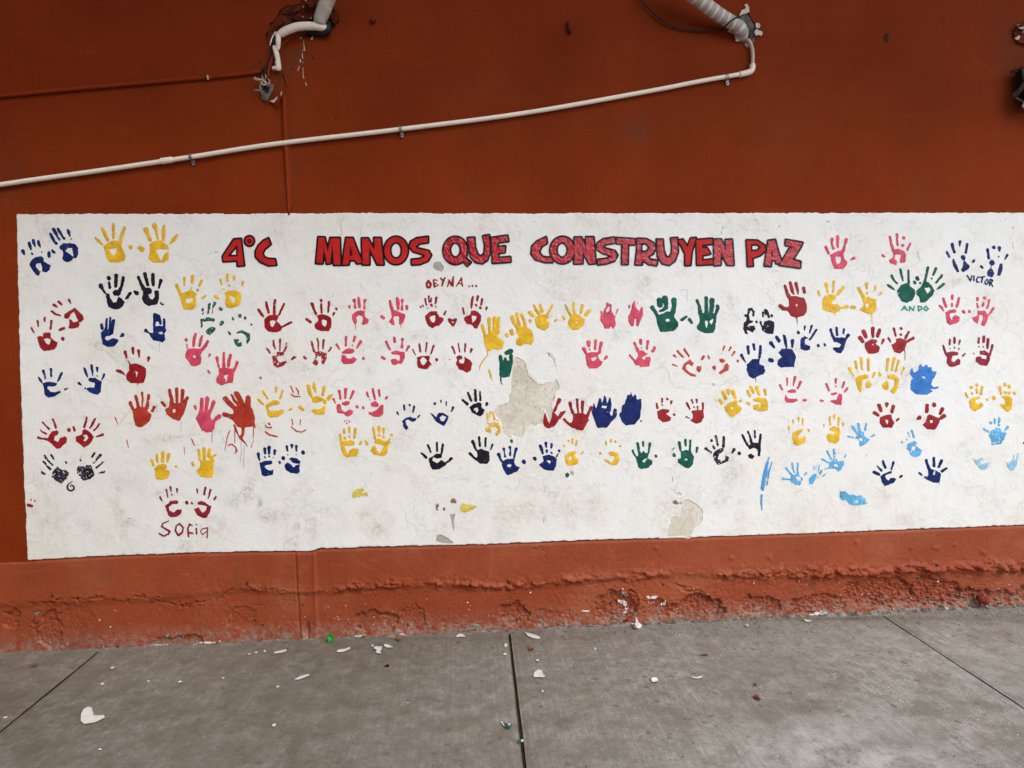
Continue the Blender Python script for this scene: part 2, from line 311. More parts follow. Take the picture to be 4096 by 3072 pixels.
def sign_mat(name, rgb, glossy):
    b = NB(name); c = lin(rgb); n1 = b.noise(16, 5, .6); fine = b.noise(70, 4, .6)
    col = b.mix(b.rng(n1, .35, .65), tuple(x*.82 for x in c[:3])+(1,), tuple(min(1, x*1.12+.004) for x in c[:3])+(1,))
    if glossy:
        e = b.noise(42, 3, .55, b.warp(20, .03)); bp = b.bump(e, .8, .010); bp = b.bump(fine, .3, .002, bp)
        return b.done(col, .22 if max(rgb) > 90 else .34, bp, Specular_IOR_Level=.55 if max(rgb) > 90 else .25)
    return b.done(col, .5, b.bump(fine, .3, .001), Specular_IOR_Level=.15)
M_LR = [sign_mat('red_sign_print', (186, 34, 30), False), sign_mat('red_print_under_crinkled_film', (178, 22, 36), True)]
M_LB = [sign_mat('black_sign_outline', (16, 10, 14), False), sign_mat('black_outline_under_crinkled_film', (14, 14, 22), True)]
M_LW = rough_mat('clean_white_border', (216, 214, 210), (222, 220, 216), 8, .5, .1)

# ---- painted marks, traced from the wall.  s = brush/finger stroke (x,y,r ...), p = filled area, h = bare area inside it, e/E = ellipse / bare ellipse
HANDS = '''
navy A0|s 130,490,24 142,515,18 158,535,5/s 208,385,20 222,420,22 230,465,12/s 263,350,18 270,385,22 285,425,10/s 325,360,16 335,400,20 350,438,7/s 245,515,14/s 366,495,8/s 462,510,20 462,550,22/p 225,620 280,570 350,550 390,570 400,620 450,650 488,665 470,720 425,760 385,745 350,745 335,805 290,780 245,720 212,665/h 300,650 355,640 375,690 372,740 340,740 300,690
navy A0|s 480,270,16 505,320,22 535,375,14 557,392,18/s 518,210,20 545,255,22 570,310,12 595,340,16/s 575,210,20 600,250,20 630,305,12 655,330,16/s 700,220,14 712,250,24 725,300,10/s 742,332,8/s 500,480,14 528,505,18/p 590,430 640,390 720,385 790,395 830,450 832,530 800,580 765,570 755,600 700,632 645,610 625,580 640,540 635,480 600,465/h 700,450 755,450 762,500 772,560 745,540 700,505 665,490
yellow A0|s 1045,315,12 1090,360,22 1140,405,14/s 1130,195,15 1160,250,24 1205,350,20/s 1272,145,18 1275,230,20/s 1275,275,24 1275,325,14/s 1418,190,18 1390,270,26 1365,345,22/s 1490,435,26/p 1150,440 1170,400 1250,360 1330,355 1385,370 1375,430 1410,490 1432,560 1415,605 1350,630 1230,632 1195,590 1170,500/h 1228,460 1320,455 1310,510 1285,545 1240,510
yellow A0|s 1685,215,32 1710,280,26 1740,345,24/s 1795,165,34 1820,240,18 1838,330,14/s 1915,170,16 1912,230,28 1905,345,20/s 2078,290,18 2035,345,26 1992,392,12/s 1600,445,24 1640,465,34/p 1730,400 1780,365 1870,350 1920,385 1965,410 1982,460 1960,500 1978,520 1970,590 1910,635 1770,630 1718,585 1735,480/h 1818,470 1870,460 1970,465 1975,485 1930,510 1890,590 1870,600 1840,530
black A0|s 1115,925,30 1145,980,16 1170,1015,12/s 1215,825,26/s 1220,880,14 1230,950,20/s 1310,795,26 1305,930,22/s 1400,825,22 1380,930,20 1355,990,26/p 1260,1010 1300,975 1370,980 1370,1030 1340,1055 1280,1050/p 1175,1020 1225,1025 1240,1090 1280,1140 1310,1130 1340,1060 1380,1090 1420,1130 1400,1180 1340,1225 1270,1220 1210,1190 1190,1120/s 1490,1020,20 1450,1070,22 1425,1100,6
black A0|s 1590,820,20 1620,890,20 1660,970,28/s 1672,775,24 1710,915,20/s 1772,785,24 1780,910,22/s 1875,860,24 1850,950,12/s 1540,1000,16 1570,1020,28/p 1640,960 1730,945 1765,980 1755,1025 1715,1035 1740,1090 1770,1100 1800,1060 1790,990 1850,980 1855,1080 1830,1160 1770,1170 1720,1185 1660,1150 1635,1090 1650,1020/s 1870,1140,10 1890,1165,12 1920,1160,6
red A0|s 710,1105,16 735,1145,10/s 585,1130,18 620,1160,14/s 520,1165,18 560,1190,14/s 495,1250,16 540,1280,14 610,1302,10/s 650,1465,18 600,1482,18/p 752,1225 790,1205 840,1250 890,1300 900,1350 870,1390 840,1385 850,1420 830,1455 780,1468 705,1462 720,1410 712,1350 650,1335 660,1285 720,1240/h 745,1280 775,1250 800,1300 830,1370 770,1390 745,1355 705,1345
red B0|s 240,40,14 270,95,12/s 318,-52,14 325,18,10/s 407,-90,16 407,-45,12/s 492,-52,18 485,10,14 480,45,16/p 310,150 350,135 390,150 385,105 440,90 485,100 485,160 520,190 570,220 560,270 530,310 470,320 400,332 345,290 325,210/h 395,175 440,165 485,185 465,250 430,235/s 635,172,22
navy B0|s 1125,-5,20 1135,45,20/s 1190,-77,14 1185,15,16 1180,60,20/s 1237,-90,14 1228,60,20/s 1277,-55,22 1267,50,16/p 1120,90 1160,60 1275,60 1280,110 1230,135 1180,140 1170,170 1200,195 1280,165 1340,185 1330,220 1290,265 1200,280 1145,250 1125,180/s 1390,125,26 1360,150,5
navy B0|s 1800,-130,24 1790,0,16/s 1850,-110,20 1870,-20,18/s 1825,-120,24 1830,-50,12/s 1915,-65,18 1918,10,16/p 1780,15 1850,10 1930,15 1945,70 1920,110 1930,190 1900,225 1870,210 1780,195 1735,130 1780,90/h 1835,95 1880,80 1915,110 1870,120/s 1685,70,24 1720,95,8 1750,115,14/s 1860,220,3 1855,360,2
navy B0|s 330,665,12 355,700,18 375,730,10/s 388,580,20 405,635,10 415,675,14/s 485,560,16 490,650,12/s 620,610,18 595,670,16 570,712,8/p 385,735 460,715 565,730 560,760 510,780 450,770 440,800 480,845 540,850 590,830 615,850 570,880 530,905 445,917 410,890/s 700,798,5 665,815,14
navy B0|s 905,545,14 930,610,18 950,655,10/s 998,510,18 1010,580,16 1015,635,8/s 1070,540,18 1072,590,10/s 1070,640,8/s 1158,625,16 1145,660,14 1125,695,6/s 840,735,18 865,755,10/s 915,798,10/p 955,690 975,668 1040,665 1130,715 1120,790 1115,850 1080,882 1010,870 935,820 935,800 980,785 1030,795 1040,730 965,710
red B0|s 1425,345,22 1440,415,12/s 1520,290,18 1525,360,14/s 1595,325,20 1603,400,12/s 1720,415,22 1715,460,10/s 1455,445,5 1480,490,10/s 1320,575,16 1370,590,22 1420,630,8/p 1475,495 1560,485 1640,515 1688,550 1688,640 1660,730 1600,738 1560,735 1500,735 1440,690 1430,640 1475,570/h 1540,580 1585,590 1570,660 1560,650 1565,620/s 1583,730,4 1585,770,3
orange B0|s 1490,985,24 1520,1060,20/s 1558,900,20 1575,960,18 1590,1040,22/s 1638,860,18 1645,940,12 1640,1030,10/s 1722,890,20 1710,970,18 1700,1045,26/s 1790,1035,20 1770,1085,22/p 1515,1070 1590,1040 1690,1040 1715,1090 1758,1130 1740,1210 1650,1285 1600,1293 1555,1270 1530,1180
orange B0|s 1985,825,22 2010,930,22 2010,980,30/s 2075,810,24 2080,970,18/s 2150,830,26 2140,980,18/s 2210,920,22 2160,1000,24/s 1890,975,18 1925,1020,20/p 1985,985 2150,985 2215,970 2190,1050 2160,1130 2110,1213 2030,1190 1950,1130 1925,1070 1975,1035/h 2025,1065 2060,1065 2058,1110 2030,1105/s 2130,1210,3 2133,1390,2
red B0|s 508,1190,14 530,1240,12 548,1295,16/s 380,1230,12 425,1280,10 460,1310,16/s 345,1325,6 390,1355,12 425,1375,14/s 325,1425,18 380,1437,12 450,1445,20/p 455,1400 500,1345 560,1330 585,1355 570,1390 530,1410 525,1455 575,1480 600,1430 660,1405 690,1430 685,1480 650,1510 600,1560 560,1565 500,1510 450,1470/s 710,1325,24
red B0|s 938,1170,14 925,1230,16 905,1290,14/s 1045,1190,14 1010,1250,16 980,1300,12/s 1095,1250,14 1065,1300,12 1030,1332,14/s 1140,1385,18 1100,1400,14 1060,1412,10/s 770,1290,14 782,1330,18/p 880,1330 910,1315 960,1340 1000,1370 1030,1420 985,1500 905,1548 860,1515 800,1470 800,1410 880,1380/h 885,1390 945,1390 960,1430 920,1470 895,1465 915,1425
black C0 dry|s 410,240,20 445,290,12 500,345,16/s 490,220,14 520,270,12/s 395,305,14 430,350,14 480,400,16/s 370,440,16 410,462,12/s 455,478,6/s 675,312,14/p 505,430 570,365 625,410 680,410 715,450 700,510 650,550 620,587 550,550 490,500
black C0 dry|s 1040,190,14 1005,250,14/s 1110,225,18 1060,280,12 1025,320,14/s 1160,295,12 1110,340,12 1060,380,14/s 1155,435,18 1095,450,8/s 865,250,7/s 857,285,12/p 810,400 830,360 930,370 930,345 990,345 1015,400 1040,470 990,520 900,548 850,500 815,450
yellow C0|s 1760,290,20 1780,345,18/s 1822,220,18 1835,310,16/s 1900,195,24 1900,300,22/s 1975,215,22 1960,300,16/s 2068,362,18/p 1792,390 1840,345 1920,330 1955,345 1950,380 1920,410 1980,410 1988,460 1960,520 1880,538 1820,525 1800,470 1805,430
navy C1|s 1052,210,22 1060,250,14 1070,290,8/s 1135,145,22 1140,200,14/s 1190,125,24 1190,200,16/s 1190,232,10/s 1262,165,18 1258,210,14/s 1135,245,12/s 1240,250,6/p 1068,320 1140,292 1225,292 1230,335 1150,350 1130,375 1170,410 1210,420 1243,400 1243,460 1190,480 1135,495 1095,470 1080,400/s 1320,312,16
navy C1|s 1412,115,18 1420,170,12/s 1425,215,8/s 1476,95,20 1476,130,10/s 1533,110,20 1535,165,12/s 1533,212,6/s 1615,188,24/s 1368,258,24/p 1435,270 1475,250 1540,265 1588,300 1575,330 1500,325/p 1380,350 1425,315 1470,345 1500,380 1530,345 1578,335 1575,430 1540,458 1460,450 1400,410/s 1565,440,3 1563,490,2
yellow C1|s 300,160,18 315,280,20/s 370,140,22 370,270,22/s 435,155,22 430,230,26 455,270,12/s 510,220,14 475,240,16 480,300,18/s 222,325,20 232,350,18/p 315,290 490,285 485,380 490,450 465,505 420,510 320,490 270,430 285,390 320,365
crimson C0|s 1942,660,14 1955,710,10 1965,755,9/s 1995,625,14 2005,680,10/s 2010,718,10/s 2078,650,16 2080,700,6/s 1865,755,14 1890,800,10/s 1907,818,5/p 1928,860 1975,830 1990,800 2080,795 2098,815 2085,845 2020,845 1975,880 1985,920 2040,950 2080,910 2145,910 2130,960 2080,1000 2000,1012 1965,975/s 2200,820,22
crimson C1|s 277,655,14 285,705,8/s 385,635,16 368,720,14/s 445,665,16 435,730,12 418,770,8/s 515,755,14 497,780,14/s 212,825,14/p 282,820 330,800 385,815 400,840 460,870 445,940 400,1015 360,1018 280,985 240,905 300,880 320,920 345,948 390,920 400,870 355,855 290,850
yellow A1|s 20,920,22 40,970,20 70,1030,22/s 117,825,16 120,915,12/s 223,805,22 215,885,18/s 335,865,20 310,925,14/s 205,950,8 203,975,8/s 285,978,18/p 55,1030 120,1010 180,980 240,995 275,1030 260,1060 268,1110 270,1180 225,1228 110,1225 75,1130/h 130,1090 225,1080 228,1120 180,1145 140,1145/s 395,1045,5 355,1075,20
yellow A1|s 575,850,16 590,910,12/s 663,785,18 665,865,14/s 680,925,12/s 745,815,18 750,850,14/s 855,880,18 848,920,12/s 615,968,12/s 515,1060,22 550,1085,18/p 625,1010 690,985 760,985 830,1015 842,1080 820,1150 790,1185 700,1213 640,1190 635,1120 645,1060/h 690,1045 760,1075 762,1130 735,1145 705,1100
green A1 dry|s 435,1165,20 415,1275,10/s 500,1150,24 480,1200,8 468,1275,5/s 350,1225,16 348,1280,12/s 575,1215,26/s 598,1390,24 575,1415,16/p 320,1350 380,1335 410,1320 505,1345 500,1385 440,1370 400,1375 355,1385 350,1430 335,1470 322,1440/p 390,1490 440,1450 490,1445 520,1465 490,1510 440,1552 395,1530
green B1 dry|s 730,-85,18 740,-70,14/s 822,-118,22/s 885,-90,18/s 962,-10,12/s 672,80,12 695,115,14/p 770,95 840,65 900,85 950,110 955,170 915,240 895,225 905,170 880,120 830,100 780,110/p 735,180 800,175 845,220 850,270 800,280 760,240
red A1|s 1055,1230,18 1090,1280,20 1120,1320,10/s 1152,1135,14 1165,1200,18 1185,1265,16/s 1265,1110,18 1255,1180,16 1255,1275,18/s 1378,1155,14 1350,1220,16 1315,1290,14/s 1470,1385,16 1415,1415,14 1355,1445,14/p 1125,1350 1180,1300 1250,1290 1310,1300 1305,1340 1280,1370 1320,1400 1360,1445 1340,1490 1280,1518 1180,1505 1135,1460/h 1200,1375 1240,1358 1275,1380 1250,1430 1225,1450 1205,1420
red A1|s 1733,1155,22 1755,1220,14 1780,1280,18/s 1845,1110,20/s 1850,1160,16 1853,1265,14/s 1950,1135,18 1935,1255,14/s 2038,1215,16/s 2010,1275,18 2000,1300,12/s 1665,1350,18 1710,1382,20/p 1790,1300 1860,1285 1930,1305 1975,1330 1978,1440 1945,1500 1850,1502 1775,1470 1760,1420 1815,1360/h 1850,1365 1875,1350 1920,1365 1915,1410 1900,1445 1865,1420
pink B1|s 137,185,20/s 150,240,8 157,290,8/s 260,115,18 245,160,22 235,260,18/s 342,140,16 325,190,20 310,260,16/s 415,205,18 385,260,22 345,310,22/s 440,375,16 425,405,8/p 160,300 240,292 330,300 350,330 325,380 335,430 330,490 260,522 200,515 180,470 130,420 130,360/h 228,390 250,378 270,400 250,418 230,410
pink B1|s 530,415,22 540,480,14 555,530,14/s 618,355,18 615,430,18 620,530,22/s 700,385,24 685,450,22 675,520,18/s 785,470,20 765,530,16 740,580,24/s 420,580,14 440,605,12/p 550,550 620,535 720,550 755,570 745,640 730,730 650,740 595,765 530,735 515,680 555,620/h 620,640 665,625 660,680 645,725 640,680 620,670
red B1 dry|s 1245,200,14 1250,260,16 1268,300,10/s 1330,185,16 1325,250,10 1325,320,8/s 1412,235,14 1400,290,14 1375,340,16/s 1165,300,16 1200,350,10/s 1515,405,18 1480,430,16/p 1285,340 1350,335 1385,345 1370,385 1310,390 1285,410 1300,450 1330,475 1400,445 1418,470 1370,515 1295,538 1245,515 1235,440 1225,390 1290,385
red B1 dry|s 1728,215,16 1740,270,14 1758,330,14/s 1803,175,14 1810,240,14 1815,320,5/s 1878,195,18 1870,295,12/s 1970,290,14 1940,345,12/s 1630,400,14 1655,425,16/p 1760,340 1820,325 1920,360 1915,440 1880,500 1855,490 1850,400 1800,390 1790,430 1815,480 1800,520 1750,500 1730,460 1775,430 1775,390
pink B1|s 340,940,24 335,1040,24 330,1100,26/s 408,930,28 395,1040,24 390,1120,30/s 487,975,26 465,1050,22 435,1110,24/s 255,1035,22 262,1065,12/s 560,1155,30 510,1190,24 480,1235,20/p 305,1090 440,1100 455,1180 490,1230 510,1240 500,1310 465,1355 400,1360 340,1330 300,1260 260,1180/s 470,1350,5 465,1490,4/s 375,1350,3 375,1380,3/s 340,1325,4 340,1355,3
orange B1|s 635,930,32 690,990,34 740,1040,30/s 715,885,16 750,950,18 800,1010,20/s 780,870,36 820,940,34 850,1010,34/s 925,920,34 920,1010,36/s 625,1130,32 690,1150,26 740,1170,40/p 730,1040 830,1010 950,1000 985,1080 1012,1160 1005,1270 960,1285 860,1295 790,1290 740,1220 710,1180 740,1110/s 860,1290,22 860,1370,16 830,1430,18 870,1470,10 915,1535,5/s 750,1270,14 790,1370,10 830,1440,12/s 990,1270,6 990,1400,5 988,1470,3/s 755,1300,6 758,1500,5/s 1000,1255,12 1015,1300,6
yellow B1|s 1055,945,18 1110,995,16/s 1112,835,16 1140,880,16 1170,930,14/s 1280,790,18 1275,845,14/s 1362,830,14 1345,880,16 1330,925,14/p 1140,1010 1240,950 1320,955 1330,980 1310,1005 1230,1020 1180,1040 1200,1080 1240,1090 1300,1080 1370,1065 1382,1090 1350,1125 1300,1160 1220,1172 1170,1150 1158,1070/s 1480,1050,12 1450,1072,16
yellow B1|s 1685,770,22 1700,840,26 1725,905,18/s 1757,730,14 1757,780,24 1785,850,10/s 1885,790,20 1868,880,20/s 1985,885,14 1940,930,24 1955,900,18/s 1580,1040,22 1615,1070,20/p 1725,920 1790,895 1850,915 1920,950 1918,1000 1890,1005 1860,960 1800,985 1740,980/p 1890,1015 1905,1040 1895,1115 1850,1132 1770,1130 1720,1085 1740,1060 1810,1070 1850,1050
pink A2|s 150,1185,18 155,1210,10/s 212,1110,24 222,1150,10 225,1200,18/s 268,1080,18 270,1130,20 277,1195,18/s 347,1110,20 343,1160,10 340,1210,18/p 185,1290 230,1250 300,1235 352,1245 345,1290 360,1330 400,1355 390,1400 340,1422 305,1410 325,1350 310,1310 270,1295 240,1330 250,1390 230,1415 205,1400 180,1340/s 228,1410,6 230,1500,3
pink A2|s 665,1120,18 680,1190,22 695,1240,22/s 757,1085,20 765,1140,26 765,1215,18/s 818,1110,20 818,1160,8 815,1220,22/s 877,1190,22 877,1225,14/s 560,1315,20 585,1340,18/p 675,1240 740,1235 800,1265 855,1285 860,1330 830,1400 800,1420 775,1410 780,1320 750,1305 710,1320 715,1370 725,1420 695,1425 645,1380 690,1320/s 805,1410,5 805,1465,3
red A2|s 1155,1060,14 1160,1130,10/s 1110,1095,14 1125,1170,10/s 1250,1080,18 1240,1150,12/s 1185,1080,8 1180,1130,10/s 1185,1168,16/s 1242,1190,8/s 1048,1190,12/s 1080,1175,14/s 1133,1205,7/p 1105,1310 1170,1245 1260,1245 1265,1280 1290,1320 1340,1330 1340,1370 1290,1430 1230,1440 1200,1467 1150,1430 1115,1370/h 1165,1335 1185,1305 1235,1300 1235,1360 1215,1395 1185,1375/s 1370,1250,10 1352,1285,14
red A2|s 1710,1065,14 1700,1130,18 1692,1210,8/s 1775,1060,18 1765,1110,16/s 1750,1165,14 1760,1185,10/s 1830,1095,16 1815,1165,14/s 1803,1200,16/s 1885,1205,16 1875,1235,7/s 1585,1210,16 1600,1280,14/p 1600,1325 1680,1290 1685,1240 1740,1235 1790,1270 1820,1310 1810,1380 1770,1465 1735,1470 1700,1420 1640,1410 1605,1370/h 1700,1300 1760,1310 1750,1345 1710,1395 1700,1350
yellow B2|s 1830,10,24 1850,80,22/s 1915,-80,24 1920,0,20 1925,80,22/s 1985,-90,24 1980,90,22/s 2040,-85,22 2030,-20,20 2025,90,24/p 1840,70 1885,115 1930,80 2045,80 2025,160 2080,180 2105,225 2090,290 2030,322 1985,305 1965,295 1930,332 1890,325 1850,220/s 2140,125,24/s 1895,320,10 1898,380,7 1850,440,10 1805,510,8 1790,570,4
yellow B3|s 155,-100,26 180,-30,26 205,20,20/s 212,-140,22 230,-60,20 250,20,22/s 272,-135,24 305,-60,20 320,20,22/s 145,75,26 155,110,26/p 190,0 250,20 330,20 400,60 425,130 425,200 390,255 330,240 310,240 260,268 205,245 200,190 240,140 210,100
yellow A3|s 375,1265,24 415,1300,22/s 430,1170,14 455,1230,22 495,1280,20/s 510,1165,18 530,1250,24/s 660,1175,16 630,1240,16 600,1285,14/s 382,1365,22 385,1385,14/p 440,1330 520,1285 610,1290 618,1330 590,1355 620,1385 618,1450 580,1490 530,1488 465,1450 445,1390/s 715,1355,14 690,1375,10
yellow A3|s 828,1170,14 855,1230,18 890,1290,16/s 932,1145,16 940,1265,16/s 1040,1175,20 1022,1265,16/s 1130,1240,22 1085,1295,24/s 790,1315,14 820,1350,14/p 890,1300 950,1275 1020,1300 1070,1350 1055,1430 990,1480 920,1485 870,1440 855,1380 885,1340/h 958,1380 990,1375 990,1395 968,1400
pink A3|p 1340,1130 1410,1160 1415,1250 1450,1310 1470,1290 1455,1350 1465,1420 1430,1472 1400,1440 1380,1470 1320,1468 1300,1410 1268,1360 1270,1290 1300,1300 1310,1230 1340,1190/h 1375,1185 1390,1190 1380,1240 1350,1265 1340,1230/s 1490,1225,10 1465,1280,6/s 1280,1250,10 1285,1280,12
pink A3|p 1700,1105 1715,1190 1730,1210 1760,1250 1785,1190 1805,1200 1808,1290 1775,1370 1745,1445 1725,1430 1720,1340 1700,1345 1695,1430 1655,1435 1620,1380 1615,1320 1640,1280 1660,1220 1670,1150/s 1635,1175,12 1632,1210,10/s 1735,1145,6
green A4|s -130,1200,28 -95,1250,22 -65,1300,24/s -40,1110,36 -30,1170,36/s 30,1085,40 45,1160,30/s 45,1200,30 10,1230,20 -30,1245,14/s 145,1110,36 150,1180,28 130,1260,34/p -85,1310 60,1250 150,1260 150,1320 200,1390 200,1440 140,1500 40,1508 -30,1510 -60,1430/h 35,1355 70,1340 100,1360 90,1380 45,1380/s 245,1355,22 300,1320,18
green A4|s 440,1115,22 465,1190,20 480,1280,28/s 553,1080,24 555,1180,22 555,1280,28/s 625,1110,34 625,1190,30 610,1270,24/s 695,1185,24 700,1210,24 670,1290,18/s 340,1350,22 370,1395,18/p 465,1260 560,1280 690,1270 680,1360 665,1480 640,1520 540,1527 440,1480 432,1440 470,1380/h 540,1370 565,1360 578,1400 560,1465 540,1430/h 590,1380 640,1335 645,1370 620,1420
black A4|s 1050,1300,16/s 1100,1225,20 1080,1290,14 1080,1360,22/s 1125,1220,16/s 1150,1250,16 1148,1305,12/p 1025,1400 1075,1360 1145,1365 1140,1390 1090,1410 1080,1450 1110,1430 1160,1430 1175,1470 1140,1520 1110,1500 1060,1480 1080,1545 1040,1530 1020,1470/s 1185,1380,16
black A4|s 1270,1265,14 1272,1320,10/s 1300,1235,18 1305,1290,8/s 1320,1240,16 1345,1320,16/s 1380,1300,16/s 1242,1385,16 1250,1430,10/p 1285,1375 1345,1360 1410,1380 1415,1450 1400,1535 1330,1535 1260,1490 1250,1440 1280,1420/h 1322,1425 1342,1425 1335,1450
red A4|s 1550,930,20 1575,1010,22 1600,1070,26/s 1615,890,22 1640,990,22 1658,1025,14/s 1685,900,24 1710,985,18 1715,1025,12/s 1785,955,22 1795,1010,20/s 1485,1180,24 1530,1215,26 1590,1220,26/p 1585,1050 1690,1055 1790,1080 1825,1160 1825,1260 1780,1305 1690,1330 1620,1305 1575,1230 1600,1160/h 1682,1160 1708,1160 1700,1200/s 1700,1320,8 1703,1395,4
yellow A5|s -72,875,16 -60,925,10/s 15,795,22 28,870,10 35,895,9/s 98,770,18 98,820,10 88,880,14/s 205,830,18 170,870,20 140,910,16/p -25,960 0,920 50,905 120,915 130,950 75,990 85,1015 140,1020 180,1055 165,1090 110,1117 50,1105 -20,1085 -30,1020/s 180,1060,10 225,1048,20 250,1045,18/s 112,1110,6 113,1150,4
yellow A5|s 375,840,18 400,890,18 425,930,20/s 463,795,20 465,840,14/s 470,880,10 472,905,12/s 563,820,18 556,860,12/s 622,895,14 608,915,8/s 300,1052,20 330,1055,18/p 415,940 480,935 570,965 572,1070 545,1115 490,1130 430,1110 378,1080 420,1045 430,1020/h 445,1020 480,1010 495,1035 465,1060/s 518,1110,10 520,1170,5 527,1250,2
pink A5|s 10,385,18 40,455,14/s 78,295,20 75,340,14 95,400,14/s 143,265,18 142,380,14/s 237,300,18 220,360,14 205,420,20/p 55,470 130,430 210,420 210,510 250,550 240,590 200,630 105,625 75,560/h 115,495 175,490 180,540 155,575 125,560/s 320,505,20 285,528,6
pink A5|s 723,275,18 735,340,14 758,420,18/s 803,245,18 800,300,12 808,360,14/s 875,280,18/s 862,360,16/s 945,350,14 918,415,12/s 640,475,14 660,488,12/p 750,415 820,400 880,430 902,470 895,550 840,568 830,545 845,470 780,465 775,510 805,550 795,588 720,560 710,530 760,490
navy A5|s 1415,355,20 1425,400,14 1438,440,16/s 1500,325,18 1500,370,10/s 1580,355,16 1575,400,12 1565,445,16/s 1355,440,14 1380,490,14/p 1415,520 1440,530 1475,600 1492,655 1465,665 1425,590/s 1535,498,26/p 1545,530 1610,590 1600,625 1535,665 1510,640 1530,600/s 1655,535,16 1645,550,14
navy A5|s 1810,415,18 1815,460,14 1822,510,16/s 1875,385,18/s 1938,395,20 1940,430,8/s 1930,488,8/s 2025,475,16 2000,520,7/s 1735,600,16 1750,612,14/s 1855,555,30/s 1843,600,8/p 1830,620 1855,620 1885,680 1860,720 1810,710 1800,660/p 1945,565 1975,570 1975,640 1950,705 1910,700 1925,630
green A5|s 740,700,14 760,740,16 785,775,9/s 800,780,12/s 838,635,14 850,690,14 868,755,9/s 928,645,14 930,700,12 932,790,16/s 700,805,14 740,835,16 775,860,8/p 800,870 850,800 930,780 950,820 1000,860 1005,910 970,980 905,1005 850,985 810,920
green A5|s 1145,615,16 1130,680,14 1112,760,16/s 1232,625,18 1205,690,12/s 1185,730,10/s 1300,700,18 1260,750,12 1235,780,12/s 1320,795,16 1275,830,16 1245,855,8/s 1025,730,24/s 995,775,18/s 1055,780,12/p 1015,870 1070,820 1090,770 1150,770 1190,820 1220,870 1200,920 1140,975 1110,1000 1060,1000 1045,940 1015,910/h 1100,840 1160,830 1175,860 1140,905 1120,870
pink A5|s 1275,1035,12 1300,1060,14 1320,1095,8/s 1318,960,14 1345,1045,16/s 1415,925,18 1415,960,14/s 1412,1015,14 1412,1035,14/s 1492,955,16 1465,1045,16/p 1335,1110 1390,1080 1440,1072 1465,1085 1455,1115 1400,1120 1385,1140 1410,1205 1420,1165 1450,1135 1500,1160 1495,1210 1440,1240 1380,1252 1355,1220/s 1540,1100,20
pink A5|s 1695,955,18 1695,975,14/s 1692,1010,10 1698,1050,12/s 1772,945,16/s 1765,990,6 1755,1035,16/s 1825,975,16 1815,1020,10 1800,1060,14/s 1870,1065,14 1845,1105,12 1825,1135,8/s 1605,1098,16/p 1695,1090 1780,1090 1820,1140 1800,1220 1770,1265 1730,1250 1760,1170 1745,1135 1710,1140 1715,1180 1700,1235 1650,1210 1635,1165 1695,1145
pink B2|s -10,245,16 20,300,14/s 110,150,18 105,200,14 105,255,16/s 220,150,20 207,200,16/s 187,255,8/s 295,210,20 265,255,16 245,290,12/p 55,345 100,305 155,292 215,310 215,340 190,360 120,362 60,370/p 55,378 100,385 120,420 170,420 200,395 245,435 210,480 160,492 80,495 45,450/s 325,418,18
pink B2|s 615,210,18 640,265,18 665,310,12/s 715,160,18 725,210,18/s 822,180,20 820,215,10 815,280,20/s 900,270,18 870,325,10/s 565,405,18 595,425,16/p 675,340 740,318 850,345 850,410 830,460 800,495 770,485 735,508 690,500 672,460 690,425 735,425 770,460 790,430 790,385 750,375 690,370
red B2|s 1035,240,12 1045,335,14/s 1130,225,12 1115,335,12/s 1215,265,14 1180,365,10/s 950,310,10 985,375,8/p 1005,410 1060,385 1165,390 1165,430 1155,450 1190,495 1130,560 1060,550 1015,540 1005,470/h 1040,440 1080,405 1120,430 1135,455 1090,510 1060,490/s 1250,435,18
red B2|s 1450,275,14 1485,360,10/s 1528,235,10 1545,340,10/s 1617,240,14 1610,335,12/s 1693,310,18 1680,350,8/s 1415,435,7/p 1500,400 1540,380 1580,395 1580,435 1540,440 1545,480 1590,490 1610,440 1605,400 1670,440 1705,480 1690,570 1640,603 1590,580 1540,560 1495,500 1510,445
pink B2|s 22,835,20 38,930,14/s 105,810,20 97,920,14/s 200,840,18 160,935,12/p 55,980 110,960 158,965 150,1005 100,1020 55,1010/p -10,1000 40,1000 50,1060 90,1100 150,1065 200,1080 195,1120 140,1160 100,1150 80,1120 0,1110 -15,1050/s 247,1032,18/s -50,935,16 -25,985,10
pink B2|s 372,855,16 395,910,10/s 405,942,6/s 448,810,16 460,880,18 475,940,12/s 525,825,16 532,895,14/s 622,915,18 605,935,8/s 322,1042,18/p 425,985 480,958 525,1000 515,1035 440,1035 420,1010/p 390,1095 440,1100 500,1070 545,1010 585,1005 580,1130 540,1162 460,1160 395,1125
navy B2|s 842,1015,14 845,1075,10/s 910,1008,14/s 970,1030,14 955,1105,10/s 755,1105,14 772,1135,8/p 812,1210 860,1175 930,1160 960,1180 1000,1175 985,1215 940,1220 890,1195 860,1210 870,1260 902,1300 875,1332 840,1300/s 1040,1140,8 1020,1165,12
navy B2|s 1228,990,18/s 1307,955,12 1308,980,8/s 1374,970,12 1374,1020,7/s 1460,1045,16 1440,1090,10/p 1165,1105 1200,1120 1250,1170 1275,1110 1340,1110 1405,1155 1395,1200 1350,1278 1290,1250 1240,1220 1210,1170/h 1290,1170 1330,1140 1375,1160 1345,1215 1310,1210
black B2|s 1650,855,14 1690,955,16/s 1740,825,16 1748,955,18/s 1803,845,12 1805,950,14/s 1585,950,16 1640,1000,20/s 1890,995,20 1885,1010,16/p 1665,1035 1720,1000 1780,975 1820,985 1825,1040 1860,1075 1840,1130 1800,1160 1760,1140 1700,1110/h 1720,1060 1770,1040 1785,1080 1760,1110
